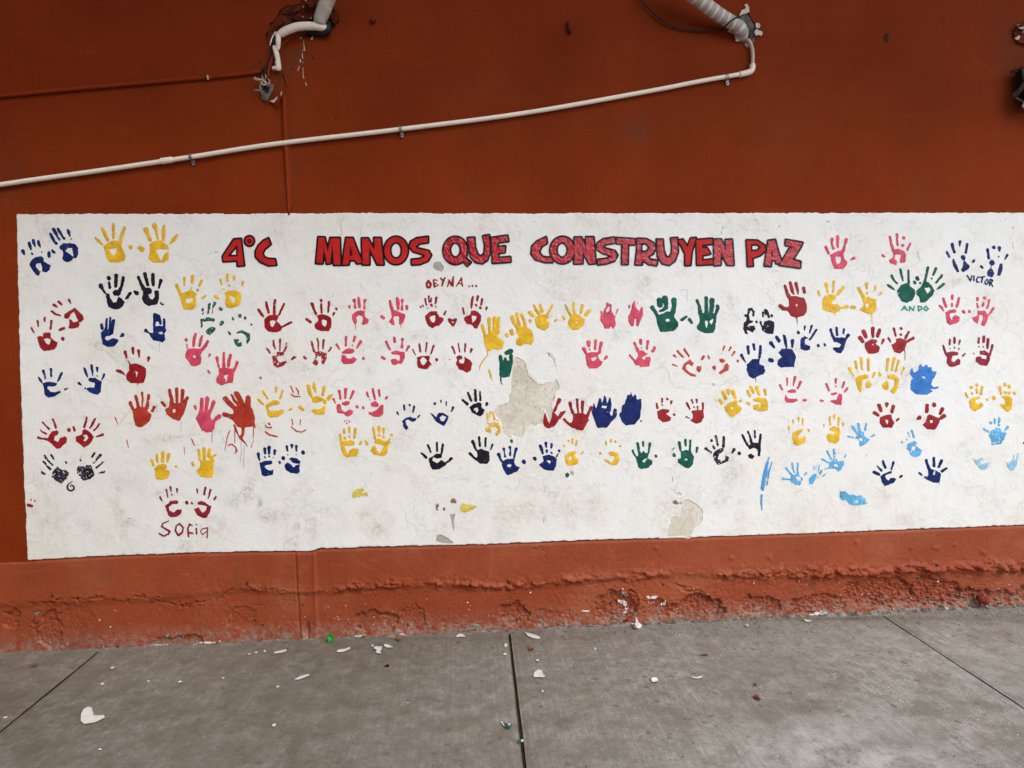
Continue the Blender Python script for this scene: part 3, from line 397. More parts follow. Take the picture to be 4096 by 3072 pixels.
yellow B2 dry|s 1895,1125,16 1905,1240,10/s 1930,1105,14 1930,1165,8/s 1965,1105,14 1985,1190,16/s 2025,1200,10/p 1915,1245 1980,1225 2040,1240 2065,1310 2050,1370 2010,1410 1990,1380 2030,1320 2000,1285 1950,1290 1945,1340 1930,1365 1870,1340 1870,1300 1915,1290/s 2095,1300,12
green B2|s 2060,395,22 2065,450,26/s 2140,350,30 2190,330,34/s 2195,390,24 2195,470,26/s 2120,430,20 2120,470,30/p 2045,470 2110,450 2220,450 2200,560 2180,650 2100,665 2045,640/s 2065,650,12 2068,730,8 2085,755,5
yellow C2|s 35,-35,16 42,10,16 55,70,20/s 83,-105,16 85,-60,14/s 95,3,18/s 150,-125,18 150,-70,14/s 152,-12,16/s 225,-105,18 212,0,16/p 40,50 100,40 180,30 215,50 215,90 180,105 100,100 90,120 130,210 160,150 200,135 270,145 265,200 230,240 120,250 70,220 40,120/s 300,50,14 285,85,16
yellow C2|s 452,-125,18 465,-50,16 470,10,14/s 525,-135,18 528,-75,18/s 525,-35,16/s 585,-115,18 585,-55,14/s 580,-10,18/s 680,-35,18/s 660,20,14 640,60,18/p 465,30 520,10 600,40 680,60 640,90 635,190 600,235 560,235 520,220 470,220 415,170 440,110 480,100 500,160 535,205 580,130 580,95 530,85 470,75/s 355,50,14 375,85,14
black C2|s 1145,100,16 1180,185,14/s 1257,65,16 1260,175,12/s 1332,90,16 1318,190,16/s 1065,200,14 1120,250,18/p 1150,265 1210,235 1240,205 1320,205 1320,250 1270,270 1210,250 1200,290 1260,325 1310,280 1350,310 1390,310 1370,350 1290,400 1200,410 1170,360/s 1440,265,20 1400,300,14 1380,320,12
black C2|s 1710,50,22 1735,115,16 1755,160,14/s 1790,0,16 1800,110,14/s 1872,10,16 1870,110,14/s 1960,90,14 1935,150,10/s 1675,205,20 1720,250,14 1750,275,16/p 1755,165 1820,140 1920,180 1925,290 1890,335 1800,330 1740,280 1770,240
navy C3|s -15,215,24 5,270,16 30,310,14/s 50,140,18 55,190,8 65,240,14/s 125,125,22 130,160,8 128,220,16/s 205,145,22 190,200,14 180,250,16/p 30,300 90,268 190,270 180,310 200,350 250,380 220,430 140,465 90,475 50,420 20,350/h 90,345 120,333 148,350 130,375 100,372/s 300,305,26
navy C3|s 510,105,20 530,160,18 540,205,14/s 580,70,18 585,120,12/s 590,165,18 590,185,14/s 650,85,18 650,130,12/s 652,190,14/s 745,165,16/s 735,205,8 715,240,12/s 440,265,24/p 540,235 620,215 700,250 720,270 710,360 680,420 600,415 550,400 490,345 550,300/h 580,285 640,295 635,335 600,310
yellow C3|s 862,42,12/s 918,20,14 915,70,12/s 970,40,12 962,100,12/s 807,102,14/p 820,230 880,180 950,170 960,200 940,220 1000,285 985,330 930,352 860,355 830,320/h 865,245 895,235 915,265 890,295/s 1050,180,12 1030,208,9
yellow C3|s 1340,55,14 1348,95,10/s 1403,25,16 1405,60,10/s 1460,50,14/s 1520,105,14/s 1268,195,16/p 1370,190 1420,172 1500,205 1508,290 1480,350 1430,350 1400,335 1370,330 1310,280 1350,270 1400,315 1435,300 1450,250 1380,215
green C3|s 1675,165,16 1700,220,12 1730,260,16/s 1740,75,18 1755,160,16 1765,220,20/s 1810,55,14 1810,110,12/s 1893,80,22 1890,130,14 1878,190,12/p 1720,255 1770,210 1815,165 1840,195 1880,190 1870,260 1930,295 1925,335 1880,380 1785,402 1745,375/h 1800,290 1850,262 1860,275 1830,315 1805,310/s 1970,232,18
green C4|s 210,65,20 230,160,14/s 290,30,16 293,100,14/s 353,40,16 350,110,14 345,190,16/s 440,130,18 430,180,14/s 145,218,22/p 230,175 300,155 370,190 400,240 385,340 330,395 260,365 195,320 190,275 235,260/h 275,270 315,265 318,290 290,290/s 155,130,6 120,155,5
black C4 dry|s 618,35,16/s 630,90,8 655,135,16/s 672,-20,14 700,95,14/s 775,-5,16 770,110,18/s 548,138,20 580,165,10 610,190,16/p 635,200 690,150 775,130 770,170 710,220 700,270 750,300 790,280 790,225 850,245 830,300 770,325 700,350 650,290/s 905,150,22 880,195,10
black C4|s 1010,-30,14 1040,30,16 1075,100,16/s 1080,-75,14 1105,-20,14 1125,70,18/s 1165,-85,12 1170,0,12/s 1240,-35,16 1230,60,16/p 1075,110 1140,60 1240,70 1245,150 1235,240 1205,235 1200,150 1160,130 1100,150/p 1075,225 1115,200 1165,230 1140,270 1100,262/s 970,195,22
pink B3|s 1060,300,26 1085,350,18/s 1120,220,30 1125,265,20/s 1130,305,12/s 1210,200,20 1200,300,16/s 1280,230,24 1265,290,18 1255,350,20/p 1075,360 1160,340 1250,345 1240,400 1270,450 1300,460 1280,510 1220,548 1130,550 1095,500/h 1150,420 1230,405 1190,450 1165,450/s 1345,400,18 1320,435,12
pink B3|s 1700,225,18 1720,270,14 1740,320,22/s 1778,190,20 1780,235,18/s 1788,285,8/s 1868,205,18 1860,300,14/s 1955,290,22 1930,330,20/s 1640,380,14 1690,440,14 1730,490,24/p 1735,330 1800,320 1870,365 1840,385 1790,410 1820,445 1850,400 1900,400 1905,450 1890,520 1780,533 1720,490 1715,440 1745,390/s 1770,530,3 1770,558,2
red B3|s 750,950,28 720,1010,16 690,1080,20/s 815,1095,14 780,1120,26 750,1170,22/p 570,1105 600,1180 620,1240 650,1180 660,1090 695,1110 740,1160 740,1210 690,1280 610,1308 570,1290 542,1240 555,1130
red B3|s 885,985,22 900,1050,18 920,1110,22/s 975,945,20 980,1020,16 987,1100,14/s 1045,970,22 1040,1060,16 1042,1110,14/s 1155,1045,26 1130,1090,16 1100,1150,24/s 810,1195,18 860,1240,18 920,1280,24/p 920,1120 1050,1110 1110,1150 1125,1200 1050,1335 980,1325 910,1290 895,1240 920,1200
navy B3|s 1185,1000,10 1200,1080,24/s 1265,930,10 1265,1000,30 1250,1060,30/s 1325,900,10 1325,990,34/s 1390,930,12 1385,1000,26 1370,1070,34/s 1455,1080,24 1450,1150,26 1400,1190,30/p 1165,1070 1240,1040 1380,1060 1390,1120 1430,1190 1350,1300 1230,1300 1200,1220 1160,1110
navy B3|p 1610,880 1640,885 1658,845 1675,905 1715,875 1730,940 1785,930 1790,1010 1770,1180 1700,1260 1590,1268 1540,1220 1505,1140 1535,1080 1540,1020 1580,990 1600,920/s 1780,1210,10
red B3|s 2052,930,14 2050,975,10/s 2048,1008,9/s 2112,930,16/s 2168,965,16 2160,995,9/s 1980,995,14 1992,1050,14/p 1985,1090 2060,1058 2140,1070 2140,1100 2095,1120 2165,1170 2150,1215 2060,1230 2000,1180/s 2200,1130,16
red B4|s 310,990,16 345,1060,14/s 372,945,14 385,990,9/s 397,1035,10/s 432,945,14 437,990,7/s 443,1030,12 445,1065,7/s 513,990,16 510,1065,14/p 360,1090 420,1070 520,1080 525,1170 490,1230 420,1248 350,1210 380,1170 385,1130/s 300,1160,10 345,1180,6
scarlet B4|s 145,385,16 175,408,8/s 190,330,14 230,375,14 262,402,12/s 275,305,12 305,350,14 335,395,12/s 130,500,12 190,525,6/p 345,430 400,485 370,520 330,490 300,510 300,560 360,610 420,625 418,655 360,645 290,600 245,550 270,490/p 435,520 490,520 490,570 465,605 430,575/s 520,400,16 500,430,14
scarlet B4|s 782,270,12 765,320,9/s 748,355,6/s 862,285,16 840,325,10/s 915,335,14 880,385,10/s 950,450,16/p 715,425 770,425 795,455 760,482 725,465/p 820,480 848,520 830,570 760,610 720,625 712,600 770,550 785,500/p 630,520 660,508 680,540 665,580 630,555/s 575,385,10 590,420,14
navy B4|s 1000,385,24 1020,425,14 1050,475,5/s 1080,275,20 1090,360,16/s 1152,245,18 1160,310,16/s 1240,270,18 1235,350,18 1225,410,16/p 1065,500 1140,430 1230,425 1225,490 1280,510 1300,570 1280,620 1210,645 1150,680 1095,645 1065,570/s 1177,670,5 1178,720,4
navy B4|s 1370,225,26 1410,280,16/s 1440,150,20 1475,200,22/s 1537,135,18 1555,210,22 1568,290,10/s 1642,200,26 1640,280,12/s 1355,440,24 1385,450,26/p 1465,350 1510,295 1640,305 1690,400 1660,530 1580,530 1500,540 1450,500 1460,440 1510,400/s 1660,520,4 1665,540,2
navy B4|s 1715,90,20/s 1800,20,14 1795,65,8/s 1888,10,16 1860,100,10/s 1945,60,16 1895,140,14 1865,180,16/p 1740,200 1750,165 1800,140 1850,165 1800,180 1800,240 1870,265 1865,310 1800,327 1745,300/s 1967,255,18
navy B5|s 62,50,16 85,120,16 110,165,16/s 128,30,14 135,110,14/s 212,50,14 205,95,9/s 258,115,20 230,160,14/p 95,160 130,135 210,140 235,175 215,260 180,318 130,305 82,265 100,245 160,250 180,215 130,190 100,190/s -5,215,16
pink B4|s 1482,760,14 1515,815,12/s 1575,675,16 1577,760,10/s 1675,660,18 1655,765,8/s 1748,720,18 1710,800,12/p 1570,840 1640,808 1690,820 1685,858 1600,855/p 1550,880 1595,930 1700,930 1715,955 1660,980 1570,985 1545,950/s 1785,952,18 1810,948,16
pink B5|s 15,655,14 45,725,12/s 120,605,16 118,645,10/s 117,680,8/s 215,635,14 193,695,10/s 250,705,14 218,745,9/p 62,760 130,740 138,765 90,782 65,780/p 155,760 195,770 185,890 130,885 60,855 60,840 130,830/s -45,840,14 -25,842,14
yellow B4|s 722,950,24 750,990,20/s 770,850,26 800,930,24/s 832,830,28 835,865,18/s 890,840,26 920,920,20/p 780,1040 830,985 940,945 945,1000 1010,1050 980,1100 885,1167 830,1130 795,1080/h 855,1045 890,1028 900,1050 880,1060/s 980,955,18 1000,955,12
yellow B4|s 1078,835,20 1105,900,16/s 1118,785,22 1150,855,16/s 1190,790,24 1225,880,18/s 1290,820,18 1305,880,16/s 1080,985,22 1100,1005,14/p 1140,930 1220,910 1310,925 1335,980 1330,1080 1240,1095 1150,1070 1145,1010 1220,1000 1235,975 1150,960/h 1225,980 1240,975 1238,1060 1225,1040
yellow B4|s 1650,1200,12 1652,1235,9/s 1722,1170,14 1722,1215,8/s 1773,1190,14 1770,1260,7/s 1595,1285,12 1608,1325,10/s 1845,1325,16/p 1645,1370 1700,1330 1770,1310 1770,1345 1715,1390 1715,1430 1760,1430 1790,1400 1815,1420 1800,1490 1700,1532 1660,1500 1640,1430
yellow B5|s 53,1025,14 58,1110,8/s 103,1005,16 103,1045,7/s 155,1035,16 148,1115,8/s 202,1095,12 200,1120,9/p 50,1150 100,1125 160,1140 172,1200 155,1290 120,1320 40,1300 15,1250 30,1205 100,1210 120,1190 60,1175/s -12,1105,8 -10,1125,8
red B5|s 430,75,26 455,130,20/s 532,40,24 532,130,16/s 605,60,22 585,120,20/s 390,140,24 420,180,22/s 650,165,18 630,210,10/p 440,200 520,155 580,165 580,190 560,205 612,245 600,300 560,318 480,318 440,250/h 525,212 540,208 540,225 528,225
red B5|s 768,40,14 785,120,12/s 845,35,16/s 840,105,14/s 930,75,14 895,145,16/s 705,145,14 730,190,8/s 980,145,18 910,185,16/p 790,150 840,145 900,170 910,200 885,280 830,318 770,300 735,220 790,190/s 888,280,6 890,400,3
yellow B5|s 278,485,22 300,535,10 322,575,7/s 340,405,16 355,480,14/s 367,515,9/s 402,370,18 410,460,12 415,490,14/s 483,380,16 482,500,14/p 335,600 380,560 450,545 490,560 480,590 420,610 410,660 415,740 390,748 360,700/p 450,650 480,612 520,650 515,690 480,705 455,690/s 548,535,16 535,575,14
yellow B5|s 700,380,18 695,450,14 690,500,16/s 772,370,18 755,430,12 745,495,14/s 818,395,16 800,460,10 790,510,14/s 880,475,12 850,545,9/p 690,555 770,545 825,600 815,670 790,750 750,762 725,730 770,680 775,610 740,600 700,590/p 635,655 690,615 710,650 710,715 680,725 640,700/s 603,535,14 615,560,14
blue B5|p 1035,500 1045,450 1065,435 1090,465 1130,438 1145,465 1185,470 1190,510 1245,520 1230,560 1195,610 1180,660 1210,690 1265,680 1260,700 1220,712 1165,710 1200,740 1130,775 1020,772 950,720 955,620 975,590 945,540 945,500 975,515 1000,530/h 1068,572 1110,575 1120,592 1090,590/s 968,490,10 968,510,12
crimson B5|s 1387,165,12 1385,215,12/s 1440,145,16 1438,195,14/s 1500,175,14 1490,215,8/s 1388,260,7/s 1435,248,10/s 1485,262,9/s 1313,230,10 1330,280,14 1350,330,14/p 1350,310 1400,290 1485,300 1480,335 1420,345 1405,390 1430,415 1480,368 1508,390 1500,440 1440,462 1390,468 1355,430/s 1555,320,12 1532,345,12
crimson B5|s 1710,150,14 1708,195,14/s 1768,130,16 1762,185,16/s 1812,160,18 1805,260,12/s 1862,225,16 1845,290,14 1835,330,12/s 1710,237,8/s 1757,237,8/s 1653,315,8/p 1720,285 1770,280 1835,320 1838,380 1800,455 1720,445 1672,400 1685,355 1730,345 1740,370 1790,380 1800,345 1760,335 1720,325
yellow B5|s 1565,760,14 1590,805,9/s 1627,690,18/s 1633,755,14/s 1688,665,18/s 1688,710,12 1690,750,14/s 1750,685,16 1735,765,14/p 1600,845 1650,800 1720,795 1722,820 1680,830 1670,860 1710,880 1740,850 1765,890 1730,930 1665,962 1610,920/s 1805,825,14
yellow B5|s 1945,690,18 1958,765,14/s 2000,660,20/s 2048,680,18/s 2003,745,18/s 2045,750,16/s 2105,755,16/p 1955,790 2030,780 2085,815 2085,890 2070,940 2030,968 1990,940 1935,885 1985,870 2005,890 2000,830/s 1880,808,22
red B5|s 600,895,22 620,950,20/s 687,880,22 685,910,10/s 758,905,22 745,965,18/s 550,975,22 590,1000,18/p 605,1025 680,1000 740,995 745,1040 775,1090 740,1145 700,1140 640,1142 610,1090/h 668,1045 705,1060 692,1108 678,1080/s 815,1045,14 795,1062,12
red B5|s 1135,895,22 1130,960,22/s 1212,885,24/s 1305,935,22 1280,985,18/s 1325,1010,24 1290,1035,20/s 1050,1030,26 1030,1040,14/p 1135,1010 1160,990 1210,1010 1280,1040 1270,1090 1225,1165 1140,1160 1080,1110 1120,1070/h 1165,1060 1200,1055 1195,1085 1170,1090
sky B5 dry|s 310,1130,20 350,1190,14/s 372,1100,18 385,1180,16/s 458,1100,12 445,1170,12/s 260,1240,12 340,1255,12/s 545,1225,14 510,1245,6/p 345,1215 390,1180 430,1190 445,1240 500,1270 470,1310 400,1360 380,1330 385,1290 355,1260/h 370,1260 410,1255 425,1280 395,1290
sky B5 dry|s 925,1200,10 940,1240,8/s 965,1170,12 990,1245,14/s 855,1300,12/s 905,1270,8/p 920,1320 1000,1285 1025,1310 1020,1350 1080,1390 1060,1450 990,1475 950,1450 940,1410 905,1380/h 955,1375 985,1345 1010,1360 990,1400
sky B5 dry|s 1840,1085,16/s 1888,1045,12 1888,1090,12/s 1940,1035,14 1935,1110,14/s 1765,1155,10 1815,1185,14/s 2030,1135,16 2000,1175,8/p 1840,1180 1900,1140 1950,1150 1965,1190 2020,1195 2000,1260 1960,1325 1850,1335 1845,1270 1820,1230
sky C4 dry|s 1640,330,14 1650,400,12 1665,440,10/s 1712,330,14 1710,420,14 1715,470,16/s 1565,385,14 1600,435,12 1640,480,16/s 1520,520,18 1575,528,10 1630,530,14/p 1620,490 1680,460 1730,470 1740,490 1785,520 1760,560 1740,605 1680,600 1630,570/h 1690,505 1740,485 1755,530 1710,540/s 1820,448,16 1795,475,10
sky C4|p 1850,520 1900,470 1940,450 1955,480 1930,530 1900,590 1855,590/s 1915,360,6 1910,410,6/s 1945,365,6 1935,400,6/s 1985,350,9 1970,420,9/s 2010,420,16 1990,455,14/s 2060,465,7 2025,490,8/s 1965,495,7
sky C5 dry|s 25,155,14 55,210,10 70,240,9/s 102,135,14 108,210,14/s -28,238,14 20,270,10 55,285,14/s 235,190,10 220,220,9/p 50,290 100,225 135,240 140,265 215,255 210,310 180,360 150,385 110,350 40,340/h 90,300 140,290 145,325 110,325/s 0,350,8 50,335,8
navy C5|s 645,265,14 655,300,14 672,335,16/s 762,275,14 750,315,12 738,355,10/s 580,315,6 625,365,16/s 545,385,18 600,410,16/p 615,430 650,405 740,370 740,400 680,415 665,440 710,480 720,455 760,445 795,460 770,500 710,525 665,540 635,500/s 855,428,14 838,440,14
navy C5|s 1125,255,18 1140,300,16 1160,360,18/s 1212,228,16 1212,315,16/s 1295,260,18 1265,325,16/s 1350,345,14 1300,375,16/s 1050,395,14 1075,415,12/s 1110,440,10 1130,450,14/p 1145,380 1190,350 1240,370 1290,400 1280,480 1250,505 1190,498 1130,465 1110,440 1150,420/h 1210,370 1230,375 1222,420 1200,415/s 1268,490,5 1267,515,3
paleblue C5 dry|p 1625,220 1690,255 1740,220 1760,240 1720,270 1740,300 1820,270 1828,310 1790,350 1740,362 1690,320 1660,260
paleblue C5 dry|p 2050,270 2090,240 2090,190 2105,185 2110,250 2125,240 2135,180 2150,180 2140,280 2110,350 2070,378 2025,330 2020,280
'''
# name | colour tile | shapes
MARKS = '''
painted_letter:black C0|s 755,555,4 715,580,8 690,620,12 705,660,12 740,675,10 775,655,12 775,620,10 745,600,8 730,620,8
painted_letter:crimson C0|s 1975,1055,7 1900,1085,10 1885,1125,12 1940,1160,12 1990,1185,14 1965,1225,12 1910,1245,12 1850,1215,10
painted_letter:crimson C1|s 55,1090,12 15,1120,10 5,1180,12 45,1235,14 90,1200,12 105,1140,12 55,1090,12
painted_letter:crimson C1|s 215,1115,10 185,1095,12 162,1150,11 165,1200,11 172,1255,10/s 170,1200,11 222,1212,13
painted_letter:crimson C1|s 268,1150,11 272,1215,12/s 268,1098,9
painted_letter:crimson C1|s 400,1145,7 350,1150,7 320,1190,6 350,1228,7 395,1190,6/s 412,1140,8 405,1268,9
painted_letter:red A2|s 1150,865,17 1125,900,15 1135,945,15 1165,945,15 1180,905,15 1150,865,17
painted_letter:red A2|s 1215,855,11 1225,935,13/s 1220,850,8 1260,855,8/s 1222,895,8 1252,895,8/s 1228,938,11 1275,915,8
painted_letter:red A2|s 1305,828,10 1338,870,11/s 1357,825,11 1335,880,12 1320,925,11
painted_letter:red A2|s 1393,935,9 1412,855,11 1440,920,11 1465,812,10 1462,930,10
painted_letter:red A2|s 1505,930,8 1568,828,10 1577,930,10/s 1535,898,8 1575,898,8
painted_dot:red A2|s 1660,930,10
painted_dot:red A2|s 1705,925,11
painted_dot:red A2|s 1750,925,12
painted_letter:blueblack A5|s 1582,700,8 1618,762,9 1634,702,8
painted_letter:blueblack A5|s 1655,705,9 1657,755,9
painted_letter:blueblack A5|s 1705,715,8 1685,740,9 1690,772,9 1712,772,8
painted_letter:blueblack A5|s 1722,718,8 1775,712,8/s 1752,716,8 1742,775,9
painted_letter:blueblack A5|s 1795,745,8 1777,775,8 1790,802,8 1815,782,8 1812,750,8 1795,745,8
painted_letter:blueblack A5|s 1838,740,8 1828,812,8/s 1838,745,8 1866,755,9 1845,782,8 1864,822,8
painted_letter:teal A5|s 855,1088,8 885,1040,8 915,1088,8/s 868,1072,6 905,1072,6
painted_letter:teal A5|s 940,1090,8 942,1045,8 985,1090,8 990,1042,8
painted_letter:teal A5|s 1035,1040,8 1040,1092,8/s 1035,1042,8 1072,1045,8 1078,1070,8 1040,1092,8
painted_letter:teal A5|s 1122,1040,7 1100,1068,8 1124,1095,8 1150,1070,8 1122,1040,7
painted_heart:red A2|p 1390,1335 1420,1335 1450,1350 1480,1335 1515,1340 1510,1370 1470,1445 1440,1430 1400,1380/h 1435,1375 1460,1380 1480,1375 1460,1402
painted_smile:scarlet B1|s 1460,770,8 1490,830,8 1495,855,6/s 1530,795,8 1560,840,8 1558,880,6/s 1468,875,7 1510,905,8 1585,905,6
painted_smile:scarlet B1|s 1480,1195,8 1490,1265,7/s 1587,1195,6 1583,1265,6/s 1470,1285,7 1530,1340,8 1600,1355,8 1650,1325,8
painted_smile:scarlet B1|s 1190,1247,14/s 1145,1265,8 1155,1295,8 1215,1298,10 1220,1285,6/s 1140,1350,10 1200,1390,12 1290,1410,10
paint_streak:scarlet B1|s 690,1340,8 660,1420,7 640,1520,5 630,1590,3
paint_streak:scarlet B1|s 665,1520,6 720,1505,8 765,1540,10 780,1590,12 755,1625,5
paint_streak:pink B1|s 210,1440,8 245,1520,7
paint_streak:pink B1|s 112,1545,6 125,1640,4
paint_streak:pink B1|s 990,1470,4 960,1550,5
paint_streak:scarlet B0|s 1300,1170,8 1325,1240,5
paint_streak:pink B0|s 1445,1455,8 1465,1550,6
paint_streak:black B0|s 1825,1000,3 1822,1100,2
paint_streak:dull B1|s 835,1450,3 838,1640,3 815,1790,2
paint_streak:dull B1|s 875,1520,3 868,1700,3 872,1900,1.5
paint_dot:scarlet B1|s 1083,663,14
paint_dot:pink B2|s 90,1210,8/s 118,1200,6/s 150,1215,10/s 115,1240,10
paint_dot:red C0|s 200,855,20 245,865,18/s 232,782,9/s 278,798,11
paint_dot:crimson B5|s 2212,1310,12
paint_dot:green C3|s 145,42,20
paint_dot:green C3|p 825,455 860,440 880,470 860,510 830,500
paint_dot:navy A5|s 1430,520,8
paint_smear:mustard B2 dry|s 1920,570,12 1940,640,14 1955,690,5
paint_smear:mustard C2 dry|p 190,700 240,650 320,640 345,660 310,690 300,740 240,760 190,755/p 300,700 380,690 385,740 320,735
paint_smear:mustard C2 dry|p 1550,900 1580,830 1700,855 1770,870 1700,910 1600,950 1550,915
paint_smear:streakblue C4 dry|s 1350,250,6 1320,350,20 1300,450,26 1280,560,24 1265,650,22/s 1385,310,6 1350,430,10 1320,600,8/s 1255,730,14 1252,830,10 1262,920,5
paint_smear:sky C5 dry|p 170,595 220,595 270,635 300,630 350,650 400,640 440,670 465,740 400,745 340,755 270,740 240,690 190,695 165,660/h 330,705 370,700 380,720 350,725
'''
PATCHES = '''
bare B3|p 170,425 215,410 270,435 310,470 330,560 360,640 430,700 470,760 560,750 650,700 700,680 755,790 700,860 690,910 650,980 660,1060 655,1150 620,1240 590,1110 540,1030 550,1110 520,1260 500,1240 440,1290 390,1240 370,1290 310,1290 300,1340 280,1420 210,1420 150,1400 130,1440 60,1370 30,1300 0,1190 -60,1150 -80,1090 -20,1020 100,1000 130,850 150,640 160,560
undercoat B3|p 440,430 480,370 550,335 610,345 690,430 720,580 725,660 650,700 500,690 400,600
bare C4|p 100,1030 200,990 240,900 290,800 340,795 430,850 495,920 505,1030 470,1100 390,1150 375,1230 330,1250 250,1240 65,1245 80,1140
darkbare C2|p 1420,970 1477,970 1470,1100 1465,1190 1440,1110
darkbare C2|p 1235,1300 1260,1235 1300,1225 1380,1260 1465,1330 1400,1335 1290,1330
darkbare A2|p 1210,640 1290,620 1335,690 1320,755 1270,740 1215,710
undercoat A4|p 210,990 310,980 302,1130 230,1060
undercoat A4|p 160,650 220,600 265,660 240,720 165,750
bare C4|p 175,700 220,690 235,735 190,742
brown C4|p 120,800 170,790 200,830 180,855 130,840
darkbare C4|p 215,820 285,815 280,850 240,850
undercoat C0|p 185,580 250,570 295,620 290,665 190,690
darkbare C3|p 880,430 925,430 940,470 900,495
brown C2|p 1425,780 1460,765 1505,800 1490,830 1430,825
brown C2|p 1230,850 1275,840 1280,870 1260,890 1275,935 1240,920
brown C2|s 1340,900,16
'''
LETTERS = '''
4 A1|p 745,345 830,335 855,560 870,665 795,672 790,605 615,615 608,555/h 790,400 795,555 660,558
o A1|e 940,360 54,56/E 940,360 28,28
C A1|p 1178,330 1205,400 1130,460 1100,520 1130,570 1180,590 1262,595 1275,660 1180,665 1080,620 1025,560 1022,490 1060,420 1120,360
M A1|p 1815,315 1890,318 1930,500 1965,325 2080,325 2092,660 2010,660 1990,400 1960,640 1920,645 1880,440 1862,642 1785,638
A A2|p 110,325 190,325 250,480 315,635 245,640 225,600 150,600 140,655 65,660 85,500/h 165,410 190,545 150,548
N A2|p 310,330 385,330 470,480 465,325 545,325 580,655 505,655 400,440 400,655 320,655
O A2|e 740,480 146,170/E 740,480 78,106
S A2|p 1140,310 1140,375 1040,390 985,430 1000,455 1070,470 1150,490 1180,540 1140,610 1040,650 945,655 940,600 1040,590 1100,560 1105,535 1060,520 960,490 910,430 930,370 1000,330
Q A2 glossy|e 1490,480 148,170/E 1490,475 72,98/p 1520,520 1550,505 1640,600 1680,630 1640,670 1580,600
U A2 glossy|p 1650,325 1725,320 1735,440 1770,540 1820,560 1860,520 1870,420 1845,300 1915,290 1930,480 1890,600 1830,640 1750,625 1690,560 1670,440
E A2 glossy|p 1945,325 2145,295 2155,360 2020,375 2025,440 2115,430 2110,500 2025,510 2030,580 2180,565 2185,620 1965,635
C A3 glossy|p 580,315 590,385 520,430 490,500 530,560 600,575 655,570 660,625 570,625 450,590 400,520 410,430 470,370
O A3 glossy|e 790,475 150,165/E 785,475 75,100
N A3 glossy|p 945,320 1030,318 1095,470 1090,315 1180,315 1205,640 1130,645 1040,480 1040,640 940,645
S A3 glossy|p 1440,320 1450,380 1330,400 1290,440 1340,460 1450,490 1480,540 1440,610 1350,640 1240,655 1245,600 1340,590 1410,560 1400,540 1300,510 1225,460 1235,390 1310,340
T A3 glossy|p 1475,325 1700,340 1700,400 1615,405 1610,650 1545,650 1550,395 1475,385
R A3 glossy|p 1740,335 1850,340 1940,390 1960,450 1930,520 1860,560 1900,600 1985,610 1975,665 1880,650 1800,590 1790,655 1715,655 1735,480/h 1780,388 1850,388 1895,440 1860,498 1780,505
U A4 glossy|p -70,345 0,345 10,480 40,560 85,575 120,520 125,420 110,330 185,325 190,500 150,610 80,660 0,640 -55,560
Y A4|p 205,355 255,345 315,440 360,330 420,325 365,500 350,660 290,665 290,520
E A4|p 430,350 625,335 630,395 500,405 500,450 560,450 600,520 500,540 500,610 635,595 640,650 440,660
N A4 glossy|p 655,345 740,345 810,500 800,350 875,345 895,660 820,660 740,500 730,660 655,665
P A4|p 1065,355 1200,360 1290,420 1300,480 1230,540 1130,575 1140,670 1080,675 1075,500/h 1115,400 1200,400 1245,440 1200,485 1115,495
A A4 glossy|p 1340,360 1420,350 1460,500 1510,640 1440,640 1430,600 1375,600 1365,675 1295,670 1320,500/h 1385,450 1402,560 1370,560
Z A4 glossy|p 1560,350 1765,385 1740,440 1640,600 1740,625 1735,695 1480,660 1500,640 1600,470 1650,430 1560,410
'''

# ------------------------------------------------------------------ shapes as distance fields
TX = [50, 700, 1350, 2000, 2650, 3300]; TY = {'A': 850, 'B': 1300, 'C': 1750}
def parse(tile, spec):
    s = (700/2212) if tile[1] != '5' else (796/2212); x0 = TX[int(tile[1])]; y0 = TY[tile[0]]
    out = []
    for it in spec.split('/'):
        toks = [tuple(float(q) for q in t.split(',')) for t in it[1:].split()]
        k = it[0]
        if k == 's': out.append(('s', [(x0+a*s, y0+b_*s, r*s) for a, b_, r in toks]))
        elif k in 'ph': out.append((k, [(x0+a*s, y0+b_*s) for a, b_ in toks]))
        else:
            (cx, cy), (rx, ry) = toks
            out.append(('p' if k == 'e' else 'h', [(x0+(cx+rx*math.cos(t))*s, y0+(cy+ry*math.sin(t))*s) for t in np.linspace(0, 2*math.pi, 41)[:-1]]))
    return out
def sd_poly(X, Y, pts):
    d = np.full(X.shape, 1e9); inside = np.zeros(X.shape, bool); n = len(pts)
    for i in range(n):
        ax, ay = pts[i]; bx, by = pts[(i+1) % n]; ex, ey = bx-ax, by-ay; wx, wy = X-ax, Y-ay
        t = np.clip((wx*ex+wy*ey)/(ex*ex+ey*ey+1e-9), 0, 1); d = np.minimum(d, (wx-ex*t)**2+(wy-ey*t)**2)
        if ay != by:
            c = ((ay > Y) != (by > Y)) & (X < (bx-ax)*(Y-ay)/(by-ay)+ax); inside ^= c
    d = np.sqrt(d); return np.where(inside, -d, d)
def smin(a, b, k):
    h = np.clip(.5+.5*(b-a)/k, 0, 1); return b*(1-h)+a*h-k*h*(1-h)
